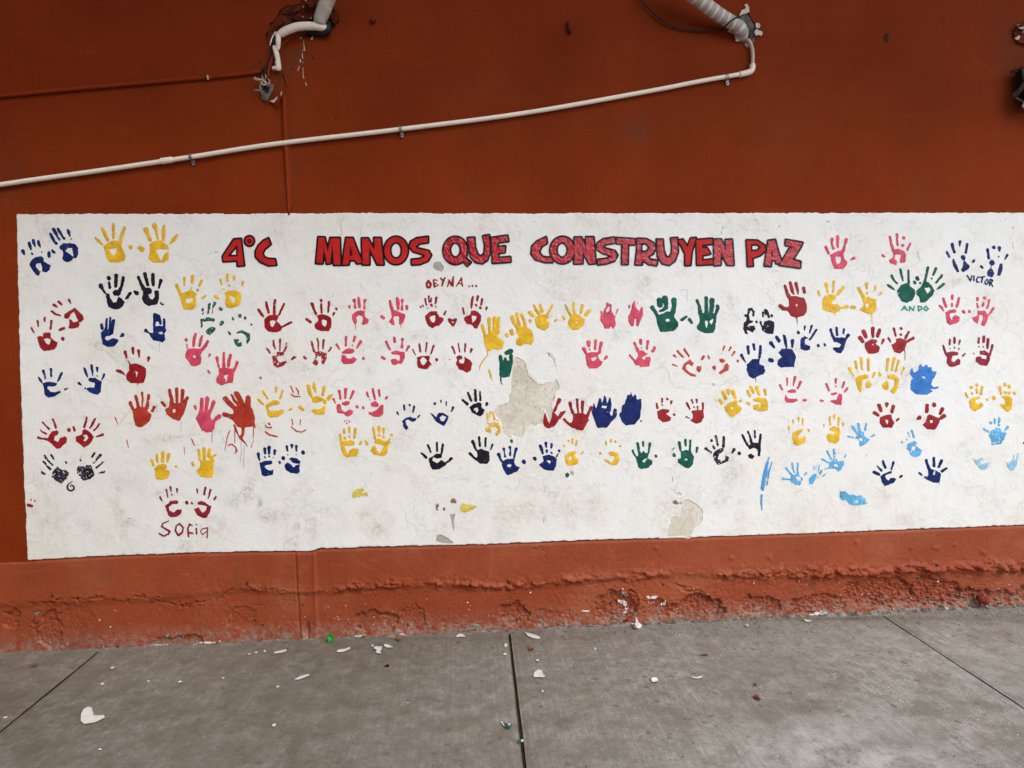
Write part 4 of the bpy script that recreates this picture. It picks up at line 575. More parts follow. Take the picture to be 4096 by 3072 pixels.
def field(X, Y, prims, k=2.2):
    f = np.full(X.shape, 1e3)
    for t, pts in prims:
        if t == 's':
            if len(pts) == 1: pts = [pts[0], (pts[0][0]+1.5, pts[0][1]+2.5, pts[0][2]*.95)]
            g = np.full(X.shape, 1e3)
            for (ax, ay, ar), (bx, by, br) in zip(pts, pts[1:]):
                ex, ey = bx-ax, by-ay; tt = np.clip(((X-ax)*ex+(Y-ay)*ey)/(ex*ex+ey*ey+1e-9), 0, 1)
                g = np.minimum(g, np.hypot(X-ax-ex*tt, Y-ay-ey*tt)-(ar+(br-ar)*tt))
            f = smin(f, g, k)
        elif t == 'p': f = smin(f, sd_poly(X, Y, pts), k)
    for t, pts in prims:
        if t == 'h': f = np.maximum(f, -sd_poly(X, Y, pts))
    return f
def iso(f, X, Y, level=0.0):
    """area where f < level as (points2d, faces, depth-inside, boundary edges)"""
    g = f-level; ny, nx = g.shape; ins = g < 0
    vid = {}; pts = []; dep = []; faces = []; edges = []
    used = np.zeros(g.shape, bool); c = ins[:-1, :-1].astype(int)+ins[:-1, 1:]+ins[1:, 1:]+ins[1:, :-1]
    full = c == 4; part = (c > 0) & (c < 4)
    need = np.zeros(g.shape, bool); m = c > 0
    need[:-1, :-1] |= m; need[:-1, 1:] |= m; need[1:, 1:] |= m; need[1:, :-1] |= m
    need &= ins; idx = -np.ones(g.shape, int); ii = np.argwhere(need); idx[need] = np.arange(len(ii))
    px = list(X[need]); py = list(Y[need]); dp = list(-g[need])
    fj, fi = np.nonzero(full)
    if len(fj): faces = np.stack([idx[fj, fi], idx[fj, fi+1], idx[fj+1, fi+1], idx[fj+1, fi]], -1).tolist()
    def cross(a, b):
        key = (a, b) if a < b else (b, a)
        if key in vid: return vid[key]
        ga, gb = g[a], g[b]; t = ga/(ga-gb)
        px.append(X[a]+(X[b]-X[a])*t); py.append(Y[a]+(Y[b]-Y[a])*t); dp.append(0.0); vid[key] = len(px)-1; return vid[key]
    for j, i in np.argwhere(part):
        q = [(j, i), (j, i+1), (j+1, i+1), (j+1, i)]; s_ = [ins[a] for a in q]
        if sum(s_) == 2 and s_[0] == s_[2]:
            for a in range(4):
                if s_[a]:
                    e1 = cross(q[a], q[(a+1) % 4]); e0 = cross(q[a-1], q[a]); faces.append([e0, idx[q[a]], e1]); edges.append((e1, e0))
            continue
        poly = []; cr = []
        for a in range(4):
            if s_[a]: poly.append(idx[q[a]])
            if s_[a] != s_[(a+1) % 4]:
                v_ = cross(q[a], q[(a+1) % 4]); poly.append(v_); cr.append((v_, s_[a]))
        faces.append(poly)
        if cr[0][1]: edges.append((cr[0][0], cr[1][0]))
        else: edges.append((cr[1][0], cr[0][0]))
    return np.array(px), np.array(py), faces, np.array(dp), edges
def bounds(prims, pad):
    xs, ys = [], []
    for t, pts in prims:
        for p in pts:
            r = p[2] if t == 's' else 0; xs += [p[0]-r, p[0]+r]; ys += [p[1]-r, p[1]+r]
    return min(xs)-pad, max(xs)+pad, min(ys)-pad, max(ys)+pad
def axes(prims, pad, cell):
    a, b, c, d = bounds(prims, pad); return np.meshgrid(np.arange(a, b+cell, cell), np.arange(c, d+cell, cell))
def wallpts(px, py, off):        # photo pixels -> points standing 'off' metres proud of the uneven wall
    p = W(px, py, 0.0); h = hwall(p[:, 0], p[:, 2]); p[:, 1] = -(h+off); q = W(px, py, 0.0)
    # keep the pixel position while moving off the plane
    d = ray(px, py); t = (p[:, 1]-CAM[1])/d[:, 1]; return CAM+t[:, None]*d

SEED = [0]
MURAL_OFF = .0045
def mark(name, prims, mat, parent, base=.0008, thick=.0010, rough=1.3, cell=2.0, dry=False, level=0., k=2.2, **props):
    SEED[0] += 7; s = SEED[0]
    X, Y = axes(prims, 6, cell)
    Xw = X+rough*(fbm(X/9, Y/9, 2, s)-.5)*2.4; Yw = Y+rough*(fbm(X/9, Y/9, 2, s+3)-.5)*2.4
    f = field(Xw, Yw, prims, k)
    if dry:
        n = fbm(X/5.5, Y/5.5, 3, s+5); f = np.maximum(f, (n-.71)*60); f = f+1.6*(fbm(X/4, Y/4, 2, s+9)-.5)
    else:
        n = fbm(X/4.2, Y/4.2, 2, s+5); f = np.maximum(f, (n-.86)*60)
    px, py, faces, dep, edges = iso(f, X, Y, level)
    if not faces: return None
    off = MURAL_OFF+base+thick*ss(0, 3.2, dep)*(.8+.4*fbm(px/11, py/11, 2, s))
    v = wallpts(px, py, off)
    return obj(name, v, [q[::-1] for q in faces], mat, parent, True, **props)

# ================================================================== THE WALL
wall = thing('painted_wall', 'long brick red plastered wall with a white handprint mural above its battered base', 'wall', (0, 0, 0))
BOT = [(-400, 2262), (0, 2247), (112, 2243), (300, 2232), (500, 2222), (800, 2212), (1000, 2208), (1240, 2206), (1262, 2203), (1275, 2196), (1500, 2190), (2000, 2177), (2350, 2163), (2700, 2153), (3350, 2131), (4096, 2101), (4900, 2070)]
botx, boty = zip(*BOT)
def bot(px): return np.interp(px, botx, boty)
GND = [(-600, 2645), (0, 2618), (400, 2592), (1000, 2568), (1400, 2552), (2037, 2524), (2500, 2500), (2900, 2478), (3500, 2450), (4096, 2426), (5000, 2385)]
gx, gy = zip(*GND)
# -- craters cut in the upper wall (outline, photo pixels)
CR_R = [(2500+a*.31646, b*.31646) for a, b in [(1440, 200), (1490, 175), (1560, 155), (1592, 220), (1630, 290), (1690, 340), (1700, 380), (1665, 440), (1645, 520), (1600, 560), (1540, 600), (1500, 560), (1470, 520), (1430, 440), (1380, 390), (1330, 345), (1370, 330), (1400, 270)]]
CR_L = [(950+a*.2713, b*.2713) for a, b in [(1000, -60), (900, 60), (700, 90), (620, 150), (540, 310), (470, 340), (460, 440), (400, 500), (420, 640), (560, 600), (700, 480), (840, 470), (920, 540), (1000, 560), (1230, 540), (1340, 500), (1400, 440), (1500, 320), (1440, 160), (1380, 60), (1420, -60)]]
cell = .022
xs = np.arange(-3.9, 5.2, cell); zs = np.arange(-.06, CEIL_Z+.02, cell); X, Z = np.meshgrid(xs, zs)
PXg, PYg = PX(X, Z)
rects = []
for poly in (CR_R, CR_L):
    m = sd_poly(PXg, PYg, poly) < 6; jj, ii = np.nonzero(m); rects.append((max(ii.min()-1, 0), min(ii.max()+1, len(xs)-1), max(jj.min()-1, 0), min(jj.max()+1, len(zs)-1)))
v = np.stack([X, -hwall(X, Z), Z], -1).reshape(-1, 3)
fc = grid(len(xs), len(zs)); gi = fc[:, 0] % len(xs); gj = fc[:, 0]//len(xs); keep = np.ones(len(fc), bool)
for a, b_, c, d in rects: keep &= ~((gi >= a) & (gi < b_) & (gj >= c) & (gj < d))
fc = fc[keep]; cx_ = PXg.reshape(-1)[fc].mean(1); pyf = PYg.reshape(-1)[fc]
fc = fc[~np.where(cx_ < 150, pyf.min(1) > bot(cx_)+14, pyf.max(1) > bot(cx_)-1)]
# the mural and base cover the lower part: leave out what they hide
SM = [(2550, 515, 60, 50, .7), (1180, 215, 46, 50, .8), (1225, 175, 60, 40, .7), (1335, 70, 30, 60, .6), (1270, 160, 90, 40, .5), (690, 545, 14, 12, .5), (3700, 800, 60, 90, .3), (1900, 780, 30, 40, .3), (1120, 300, 60, 60, .5), (4040, 250, 60, 180, .5), (2000, 350, 300, 60, .15), (840, 330, 30, 20, .4), (60, 700, 60, 150, .3), (1170, 640, 18, 220, .45), (3150, 560, 120, 160, .2)]
wst = np.zeros(X.shape)
for x_, y_, rx, ry, st in SM: wst = np.maximum(wst, st*np.exp(-(((PXg-x_)/rx)**2+((PYg-y_)/ry)**2)))
obj('wall_face', v, fc, M_UP, wall, True, attrs={'stain': wst.ravel()})

for (a, b_, c, d), poly in zip(rects, (CR_R, CR_L)):
    gx_ = np.linspace(xs[a], xs[b_], (b_-a)*7+1); gz_ = np.linspace(zs[c], zs[d], (d-c)*7+1); Xr_, Zr_ = np.meshgrid(gx_, gz_); pu, pv = PX(Xr_, Zr_)
    fr = -sd_poly(pu+5*(fbm(pu/7, pv/7, 3, 201)-.5), pv+5*(fbm(pu/7, pv/7, 3, 203)-.5), poly); qx, qz, qf, qd, qe = iso(fr, Xr_, Zr_)
    front = np.stack([qx, -hwall(qx, qz), qz], -1); back = front+np.array([0, .012, 0]); nq = len(qx)
    obj('wall_face', np.concatenate([front, back]), [tuple(z_) for z_ in qf]+[(e_[1], e_[0], e_[0]+nq, e_[1]+nq) for e_ in qe], [M_UP, M_BROKEN], wall, True, mi=[0]*len(qf)+[1]*len(qe))
def crater(name, outline, deep, depth, mats, parent, rings=14, seed=1, power=1.0, **props):
    # outline -> bowl with a rough surface; material switches to dark towards the deep point
    n = 72; per = []; o = np.array(outline); seg = np.hypot(*(np.roll(o, -1, 0)-o).T); cum = np.concatenate([[0], np.cumsum(seg)])
    for k in range(n):
        d = cum[-1]*k/n; i = np.searchsorted(cum, d, 'right')-1; i = min(i, len(o)-1); t = (d-cum[i])/seg[i]; per.append(o[i]*(1-t)+np.roll(o, -1, 0)[i]*t)
    per = np.array(per); v = []; mi = []; f = []
    for r in range(rings+1):
        t = r/rings; q = per*(1-t)+np.array(deep)*t
        q = q + (3.0*(1-t)*(np.stack([fbm(q[:, 0]/7, q[:, 1]/7, 2, seed), fbm(q[:, 0]/7, q[:, 1]/7, 2, seed+4)], -1)-.5) if r else 0)
        dd = depth*(t**power)*(1 if t > .2 else 1)+.010*ss(0, .12, t) + .034*ss(0, .2, t)*(fbm(q[:, 0]/9, q[:, 1]/9, 4, seed+8)-.5)
        if r == 0: q = np.array(deep)+(per-np.array(deep))*1.10; dd = np.full(n, .011)
        p = W(q[:, 0], q[:, 1], 0.0); p[:, 1] = -hwall(p[:, 0], p[:, 2])+dd; v.append(p)
    v = np.concatenate(v)
    for r in range(rings):
        for k in range(n):
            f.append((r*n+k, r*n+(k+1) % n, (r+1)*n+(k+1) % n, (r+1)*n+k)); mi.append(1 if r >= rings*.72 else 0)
    return obj(name, v, f, mats, parent, True, mi=mi, **props)
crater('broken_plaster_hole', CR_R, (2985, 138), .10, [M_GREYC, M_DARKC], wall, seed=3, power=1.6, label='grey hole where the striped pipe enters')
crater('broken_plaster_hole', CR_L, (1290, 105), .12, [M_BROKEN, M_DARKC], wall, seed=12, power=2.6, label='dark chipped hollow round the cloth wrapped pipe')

def flake(name, pts, mat, parent, off=.0, th=.004, curl=.0, **props):     # a solid little plate of plaster or paint on the wall
    prims = [('p', pts)]; SEED[0] += 3; s = SEED[0]; X, Y = axes(prims, 4, 2.2)
    f = field(X+2.0*(fbm(X/6, Y/6, 2, s)-.5), Y+2.0*(fbm(X/6, Y/6, 2, s+2)-.5), prims)
    px, py, faces, dep, edges = iso(f, X, Y)
    cx, cy = np.mean(px), np.mean(py)
    offs = off+th*(.6+.8*fbm(px/7, py/7, 2, s))+curl*np.hypot(px-cx, py-cy)/40
    a = wallpts(px, py, offs); b_ = wallpts(px, py, offs*0+max(off-.004, -.004)+curl*np.hypot(px-cx, py-cy)/60); n = len(a)
    ff = [q[::-1] for q in faces]+[[x+n for x in q] for q in faces]+[[e[0], e[1], e[1]+n, e[0]+n] for e in edges]
    return obj(name, np.concatenate([a, b_]), ff, mat, parent, False, **props)
T2 = lambda l: [(2500+a*.31646, b*.31646) for a, b in l]
for pl in ([(1440, 205), (1475, 130), (1510, 115), (1528, 95), (1508, 62), (1550, 48), (1568, 90), (1572, 150), (1545, 165), (1490, 180)],
           [(1632, 405), (1665, 362), (1690, 378), (1735, 400), (1742, 430), (1720, 452), (1690, 440), (1655, 452)],
           [(1650, 290), (1690, 288), (1712, 320), (1695, 360), (1655, 345)],
           [(1292, 402), (1335, 340), (1378, 358), (1400, 400), (1440, 470), (1458, 520), (1400, 522), (1385, 440), (1345, 412)],
           [(1515, 540), (1530, 545), (1545, 575), (1570, 595), (1530, 590)]):
    flake('torn_plaster_flake', T2(pl), M_WHITEP, wall, .001, .006, .004)
# -- the base of the wall, modelled relief
def hplinth(px, py, x, z):
    lx = [-600, 0, 250, 600, 1000, 1150, 1300, 1500, 1800, 2000, 2200, 2400, 2700, 2900, 3300, 3700, 4096, 5000]
    ly = [2440, 2415, 2402, 2392, 2350, 2368, 2362, 2342, 2332, 2345, 2332, 2312, 2292, 2296, 2290, 2276, 2264, 2240]
    L = np.interp(px, lx, ly); d = py-L
    amp = np.interp(px, [0, 900, 1300, 1500, 2600, 3000, 4096], [.002, .003, .004, .009, .010, .015, .020])*(.2+1.5*fbm(px/130, py*0, 2, 39))
    lump = fbm(px/24, py/14, 3, 31)
    h = .0035*(fbm(x*7, z*7, 4, 21)-.5)+.0015*(fbm(x*60, z*60, 3, 23)-.5)
    d2 = d+22*(fbm(px/55, py*0, 3, 35)-.5); h = h+amp*np.exp(-(d2/(9+10*fbm(px/40, py*0+3, 2, 36)))**2)*ss(.46, .62, lump)*(.5+1.4*fbm(px/70, py*0+8, 2, 37))+.55*amp*np.exp(-(d2/30)**2)*ss(.35, .6, fbm(px/20, py/16, 3, 33))*(1-np.abs(2*fbm(px/12, py/9, 3, 38)-1))                  # knobbly ridge
    low = ss(-6, 26, d)
    h = h-.006*low
    # hollows where the render has come off: (x, y, rx, ry, depth, roughness)
    HOL = [(1500, 2492, 92, 52, .012, .4), (1640, 2480, 60, 60, .006, .6), (2065, 2465, 62, 56, .014, 1.6), (2460, 2440, 88, 72, .017, 1.6), (2790, 2440, 110, 64, .020, 1.3), (2630, 2440, 50, 44, .012, 1.),
           (3050, 2425, 84, 42, .012, 1.2), (3280, 2420, 110, 40, .010, 1.6), (3520, 2370, 150, 62, .013, 2.4), (3740, 2370, 120, 62, .014, 2.4), (3950, 2395, 130, 42, .016, 2.4), (720, 2572, 100, 34, .010, .6), (960, 2475, 70, 50, .005, .5),
           (200, 2520, 44, 80, .008, .8), (40, 2480, 36, 44, .010, 1.4), (300, 2480, 90, 60, .003, .4), (2200, 2480, 90, 40, .004, 1.), (4200, 2380, 140, 50, .016, 2.)]
    wx = px+60*(fbm(px/38, py/38, 4, 41)-.5); wy = py+46*(fbm(px/34, py/34, 4, 43)-.5)
    rough = 0*px+.15+.55*ss(1300, 3000, px)*low+.5*ss(60, 130, d)*ss(.45, .6, fbm(px/90, py/50, 2, 55))
    for cx, cy, rx, ry, dp, rg in HOL:
        q = np.sqrt(((wx-cx)/rx)**2+((wy-cy)/ry)**2); q = q+.30*(fbm(px/15, py/12, 3, 47)-.5); m = ss(1.0, .93, q)
        h = h-dp*m*(.75+.5*(1-q.clip(0, 1)*.6)); rough = rough+rg*m
    rd = 1-np.abs(2*fbm(px/13, py/11, 4, 51)-1)
    h = h+.0075*rough*low*(rd-.75)+.004*rough*low*(fbm(px/5, py/5, 2, 53)-.5)
    # cracks
    def crack(pts, wd, dp):
        nonlocal h
        wd = wd*.75; dp = dp*(.35+1.1*fbm(px/30, py/30, 2, 57))
        dd = np.full(px.shape, 1e9); ox, oy = wx, wy; wx_, wy_ = wx+18*(fbm(px/9, py/9, 3, 59)-.5), wy+18*(fbm(px/9, py/9, 3, 61)-.5)
        for (ax, ay), (bx, by) in zip(pts, pts[1:]):
            ex, ey = bx-ax, by-ay; t = np.clip(((wx_-ax)*ex+(wy_-ay)*ey)/(ex*ex+ey*ey), 0, 1); dd = np.minimum(dd, np.hypot(wx_-ax-ex*t, wy_-ay-ey*t))
        h = h-dp*np.exp(-(dd/wd)**2)+dp*.18*np.exp(-((dd-wd*2.4)/(wd*1.4))**2)
    crack([(120, 2408), (200, 2412), (310, 2398), (400, 2386), (480, 2400), (560, 2386), (640, 2412), (720, 2420), (830, 2402), (900, 2375), (1010, 2350), (1140, 2360)], 3.2, .011)
    crack([(190, 2450), (250, 2440), (310, 2450)], 3, .006)
    crack([(700, 2440), (760, 2428), (850, 2430), (1100, 2412), (1180, 2404)], 2.5, .004)
    crack([(145, 2440), (140, 2520), (180, 2590)], 5, .008)
    crack([(900, 2480), (960, 2450), (1000, 2470), (1045, 2510)], 3, .006)
    crack([(2520, 2360), (2535, 2390), (2550, 2420), (2545, 2450)], 6, .014)
    crack([(2700, 2330), (2740, 2365), (2810, 2370), (2850, 2410), (2890, 2440)], 5, .010)
    crack([(2130, 2182), (2150, 2190), (2180, 2185), (2190, 2200), (2175, 2230), (2190, 2236)], 2.5, .006)
    # the shallow chase left of centre with its rounded edge
    xl = 1184+(py-2200)*.055; xr = 1262+(py-2200)*.03
    m = ss(xl-3, xl+4, px)*ss(xr+3, xr-5, px); h = h+.006*m
    h = h+.004*np.exp(-((px-xr+6)/7)**2)
    h = h-.004*np.exp(-((px-xl+3)/4)**2)-.02*np.exp(-(((px-1228)/9)**2+((py-2520)/30)**2))
    # blisters under the paint
    for cx, cy, r in [(3750, 2192, 9), (3735, 2192, 6), (3078, 2230, 9), (3425, 2168, 9), (2624, 2192, 8), (2925, 2232, 8), (3645, 2193, 6), (3930, 2208, 10), (3820, 2180, 5)]:
        h = h+.006*np.exp(-(((px-cx)/r)**2+((py-cy)/r)**2))
    return h
nx_, nz_ = 1500, 104
pxs = np.linspace(-520, 4800, nx_); tt = np.linspace(0, 1, nz_)
top = W(pxs, bot(pxs)-2, -.003); botm = W(pxs, np.interp(pxs, gx, gy), -.003)
Xp = top[None, :, 0]+(botm[:, 0]-top[:, 0])[None, :]*tt[:, None]; Zt = top[:, 2]; Zp = Zt[None, :]*(1-tt[:, None])+(-.03)*tt[:, None]
PXp, PYp = PX(Xp, Zp, -.003)
H = hplinth(PXp, PYp, Xp, Zp)
edge = ss(0, .035, tt)[:, None]                       # rolls back under the mural's bottom edge
Yp = -(.0040+H*edge+hwall(Xp, Zp)*(1-edge))+.009*(1-edge)
obj('wall_base', np.stack([Xp, Yp, Zp], -1).reshape(-1, 3), grid(nx_, nz_)[:, ::-1], M_PLINTH, wall, True, attrs={'dust': (ss(120, 0, np.interp(PXp, gx, gy)-PYp)**2*.9).ravel()})
def yplinth(px, py):
    p = W(px, py, -.004); return .0040+hplinth(px, py, p[:, 0], p[:, 2])
def base_mark(name, prims, mat, off=.0012, th=.001, dry=True, **props):
    SEED[0] += 3; s = SEED[0]; X, Y = axes(prims, 4, 2.)
    f = field(X+5*(fbm(X/9, Y/9, 3, s)-.5), Y+5*(fbm(X/9, Y/9, 3, s+2)-.5), prims)
    if dry: f = np.maximum(f, (fbm(X/5, Y/5, 3, s+5)-.62)*50)
    px, py, faces, dep, e = iso(f, X, Y)
    if not faces: return
    y = -(yplinth(px, py)+off+th*ss(0, 2, dep)); d = ray(px, py); t = (y-CAM[1])/d[:, 1]
    return obj(name, CAM+t[:, None]*d, [q[::-1] for q in faces], mat, wall, True, **props)
K2 = lambda a, b, x0=1900, y0=2100, k=.45208: (x0+a*k, y0+b*k)
for pl, m in (([K2(1255, 665), K2(1300, 660), K2(1350, 680), K2(1362, 720), K2(1340, 780), K2(1320, 805), K2(1300, 780), K2(1325, 730), K2(1310, 700), K2(1270, 700)], M_CHIP),
              ([K2(1515, 630), K2(1620, 628), K2(1600, 655), K2(1530, 650)], M_CHIP), ([K2(1520, 685), K2(1590, 672), K2(1560, 700)], M_CHIP), ([K2(1620, 712), K2(1690, 660), K2(1695, 710)], M_CHIP),
              ([K2(930, 750), K2(1010, 755), K2(1008, 775), K2(950, 765)], M_CHIP), ([K2(1155, 735), K2(1178, 728), K2(1172, 755)], M_CHIP), ([K2(1240, 595), K2(1330, 590), K2(1350, 640), K2(1280, 625)], M_GREYC),
              ([K2(1855, 930, 1000), K2(1900, 900, 1000), K2(1985, 868, 1000), K2(2045, 900, 1000), K2(2052, 925, 1000), K2(1990, 925, 1000), K2(1870, 945, 1000)], M_GREYC),
              ([K2(1800, 885, 1000), K2(1850, 875, 1000), K2(1860, 895, 1000)], M_GREYC), ([K2(0, 870), K2(50, 890), K2(60, 930), K2(0, 930)], M_GREYC),
              ([K2(960, 995, 1000), K2(1000, 968, 1000), K2(1060, 980, 1000), K2(1150, 975, 1000), K2(1140, 995, 1000)], M_GREYC), ([(655, 2545), (668, 2537), (680, 2535), (672, 2545), (665, 2562), (658, 2560)], M_GREYC),
              ([K2(2130, 790, 1000)[0:2], K2(2120, 800, 1000), K2(2105, 790, 1000), K2(2112, 810, 1000)], M_CHIP), ([(120, 2452), (150, 2444), (160, 2452), (145, 2464)], M_GREYC)):
    base_mark('bare_patch', [('p', pl)], m)
for a, b_, r_ in ((1436, 2506, 8), (1632, 2500, 5), (470, 2588, 5), (2032, 2330, 6), (2650, 2338, 5), (2676, 2300, 5), (1210, 2420, 4), (208, 2385, 5), (310, 2392, 4), (3748, 2262, 6), (1050, 2500, 4), (2440, 2410, 5)):
    base_mark('chipped_hole', [('s', [(a-r_*.6, b_-r_*.7, r_*.6), (a+r_*.5, b_+r_*.4, r_)])], M_DARKC, .0006, .0002, False)
rg = random.Random(77)
for i in range(44):
    a = rg.uniform(560, 4080); g_ = float(np.interp(a, gx, gy)); L_ = rg.uniform(12, 60); hh_ = rg.uniform(3, 9)*(1+.8*(a > 2400))
    base_mark('bare_patch', [('p', [(a-L_, g_+2), (a-L_*.6, g_-hh_*.7), (a, g_-hh_*rg.uniform(.6, 1.2)), (a+L_*.5, g_-hh_*rg.uniform(.3, 1)), (a+L_, g_+2)])], M_GREYC if rg.random() < .72 else M_CHIP, .0012, .001, False)
# tiny specks of white paint spattered on the base
rg = random.Random(4); sv, sf = [], []
for _ in range(150):
    px = rg.uniform(200, 4050); py = np.interp(px, gx, gy)-rg.random()**1.6*150-4; r = rg.uniform(1, 2.4)
    if rg.random() < .1: r *= 1.7
    y = -(yplinth(np.array([px]), np.array([py]))[0]+.0022); n = 6; k0 = len(sv)
    for k in range(n):
        a = 6.283*k/n; q = r*(.7+.6*rg.random()); sv.append(W(np.array([px+q*math.cos(a)]), np.array([py+q*math.sin(a)]), y)[0])
    sf.append(list(range(k0, k0+n))[::-1])
obj('paint_speck', sv, sf, M_CHIP, wall, kind='stuff')

# ------------------------------------------------------------------ mural panel: a coat of white with ragged edges and missing pieces
outline = [(65, 857), (600, 856), (1150, 855), (1350, 852), (2050, 854), (2700, 853), (3400, 852), (4700, 850), (4700, bot(4700)-6)]+[(a, b-3) for a, b in BOT[::-1] if 112 <= a < 4700]+[(105, 2100), (92, 1800), (82, 1500), (70, 1000)]
PR = []
for l in PATCHES.strip().split('\n'):
    h_, b_ = l.split('|'); k_, t_ = h_.split(); PR.append((k_, parse(t_, b_)))
X, Y = np.meshgrid(np.arange(52, 4720, 5.), np.arange(842, 2262, 5.))
Xw = X+4.5*(fbm(X/11, Y/11, 3, 71)-.5)+5*(fbm(X/45, Y/45, 2, 75)-.5); Yw = Y+6.5*(fbm(X/11, Y/11, 3, 73)-.5)+4*(fbm(X/45, Y/45, 2, 77)-.5)
f = sd_poly(Xw, Yw, outline)
Xq = X+10*(fbm(X/16, Y/16, 3, 81)-.5); Yq = Y+10*(fbm(X/16, Y/16, 3, 83)-.5)
for k_, pr in PR:
    a, b, c, d = bounds(pr, 20); m = (X > a) & (X < b) & (Y > c) & (Y < d); jj, ii = np.nonzero(m); sl_ = (slice(jj.min(), jj.max()+1), slice(ii.min(), ii.max()+1))
    f[sl_] = np.maximum(f[sl_], -(field(Xq[sl_], Yq[sl_], pr)))
px, py, faces, dep, edges = iso(f, X, Y)
STAIN = [  # scuffs, mud and rust-brown smudges: x, y, rx, ry, angle, strength
    (495, 1425, 60, 28, 35, .9), (380, 1375, 55, 16, 15, .8), (535, 1235, 22, 22, 20, .6), (640, 1350, 40, 12, 45, .5), (95, 1370, 40, 14, 20, .6), (470, 1530, 36, 18, -20, .6), (650, 1760, 70, 22, -10, .9), (600, 1770, 40, 30, 0, .6), (700, 1750, 120, 8, -8, .7),
    (500, 1930, 70, 50, 0, .45), (470, 1940, 20, 70, 10, .5), (340, 1670, 120, 10, 0, .3), (630, 1975, 28, 14, -20, .7), (480, 2050, 26, 60, -40, .8), (520, 2090, 40, 14, 20, .9), (350, 2095, 20, 26, 0, .6), (740, 2180, 30, 40, 20, .9), (900, 2120, 40, 40, 0, .6),
    (990, 1960, 30, 70, 25, 1.1), (945, 2010, 34, 24, 0, 1.1), (1045, 2030, 14, 60, -12, 1.2), (1075, 2065, 60, 26, 0, 1.2), (1130, 2060, 50, 18, 0, .8), (1170, 2170, 34, 40, 0, 1.0), (1250, 2120, 20, 80, 0, .5), (1220, 1470, 40, 30, 0, .8), (1080, 1480, 30, 14, 10, .7),
    (1350, 2070, 40, 60, 0, .4), (1510, 2120, 34, 34, 30, 1.0), (1450, 2055, 22, 26, 0, .9), (1560, 900, 110, 30, 0, .45), (1630, 880, 50, 20, 0, .5), (1675, 1345, 40, 26, 0, .9), (1600, 1530, 30, 20, 0, .6), (1800, 1000, 80, 70, 10, .25), (2250, 1130, 140, 70, 15, .55),
    (2585, 1130, 34, 44, 25, .9), (2920, 1220, 30, 60, -20, .9), (2900, 1260, 60, 40, 0, .5), (2480, 1330, 34, 26, -20, .9), (2780, 1350, 40, 50, 10, .5), (2310, 1710, 30, 40, 20, .9), (2285, 1640, 20, 26, 0, .7), (2210, 1980, 90, 30, 55, 1.0), (2150, 1930, 90, 60, 0, .5), (2100, 2060, 160, 60, 0, .4),
    (2290, 2060, 30, 60, -10, .7), (2380, 2050, 50, 70, 0, .6), (2690, 2020, 70, 100, 10, .5), (2930, 1900, 60, 70, 10, .7), (2900, 2000, 60, 40, 0, .6), (2960, 2070, 26, 60, 8, .7), (3250, 2060, 80, 70, 0, .35), (3420, 2040, 40, 90, 0, .5), (3530, 1990, 26, 50, 15, .6),
    (3620, 2080, 60, 30, 0, .6), (3860, 1810, 46, 34, 10, .6), (3950, 2010, 50, 60, -10, .6), (4060, 2070, 30, 40, 0, .5), (3820, 1130, 50, 14, -20, 1.1), (3400, 960, 90, 90, 0, .3), (3640, 1010, 60, 90, 10, .3), (3050, 900, 70, 50, 0, .4), (2500, 900, 80, 40, 0, .4), (2720, 1080, 30, 24, -20, .4),
    (1850, 1230, 60, 60, 0, .3), (2030, 950, 160, 50, 0, .35), (1480, 1480, 30, 20, 0, .4), (1850, 2050, 120, 60, 0, .4), (3680, 1330, 60, 26, 0, .3), (900, 1750, 24, 140, 4, .35), (1120, 950, 110, 60, 0, .3), (210, 2020, 80, 80, 0, .25)]
sa = np.zeros(len(px))
for x_, y_, rx, ry, an, st in STAIN:
    m = (np.abs(px-x_) < 2.4*max(rx, ry)) & (np.abs(py-y_) < 2.4*max(rx, ry)); a = R(an)
    u = (px[m]-x_)*math.cos(a)+(py[m]-y_)*math.sin(a); v_ = -(px[m]-x_)*math.sin(a)+(py[m]-y_)*math.cos(a)
    sa[m] = np.maximum(sa[m], st*np.exp(-((u/rx)**2+(v_/ry)**2)))
wear = np.clip(ss(1750, 2080, py)*(.25+.9*fbm(px/260, py/160, 3, 93))+.35*ss(1000, 1500, px)*ss(2600, 2000, px)*ss(1000, 1400, py)+.5*ss(900, 860, py)*0, 0, 1)
lipn = fbm(px/20, py/20, 2, 91)
a = wallpts(px, py, MURAL_OFF+.0003*lipn); n = len(a); be = np.array(edges); bi = np.unique(be.ravel()); back = wallpts(px[bi], py[bi], np.full(len(bi), -.004)); mp = {int(q): n+i for i, q in enumerate(bi)}
ff = [q[::-1] for q in faces]+[[int(e[0]), int(e[1]), mp[int(e[1])], mp[int(e[0])]] for e in be]
mural = obj('mural_panel', np.concatenate([a, back]), ff, M_MURAL, wall, True, attrs={'stain': np.concatenate([sa, sa[bi]]), 'wear': np.concatenate([wear, wear[bi]])}, label='white painted rectangle with ragged edges and peeled patches')
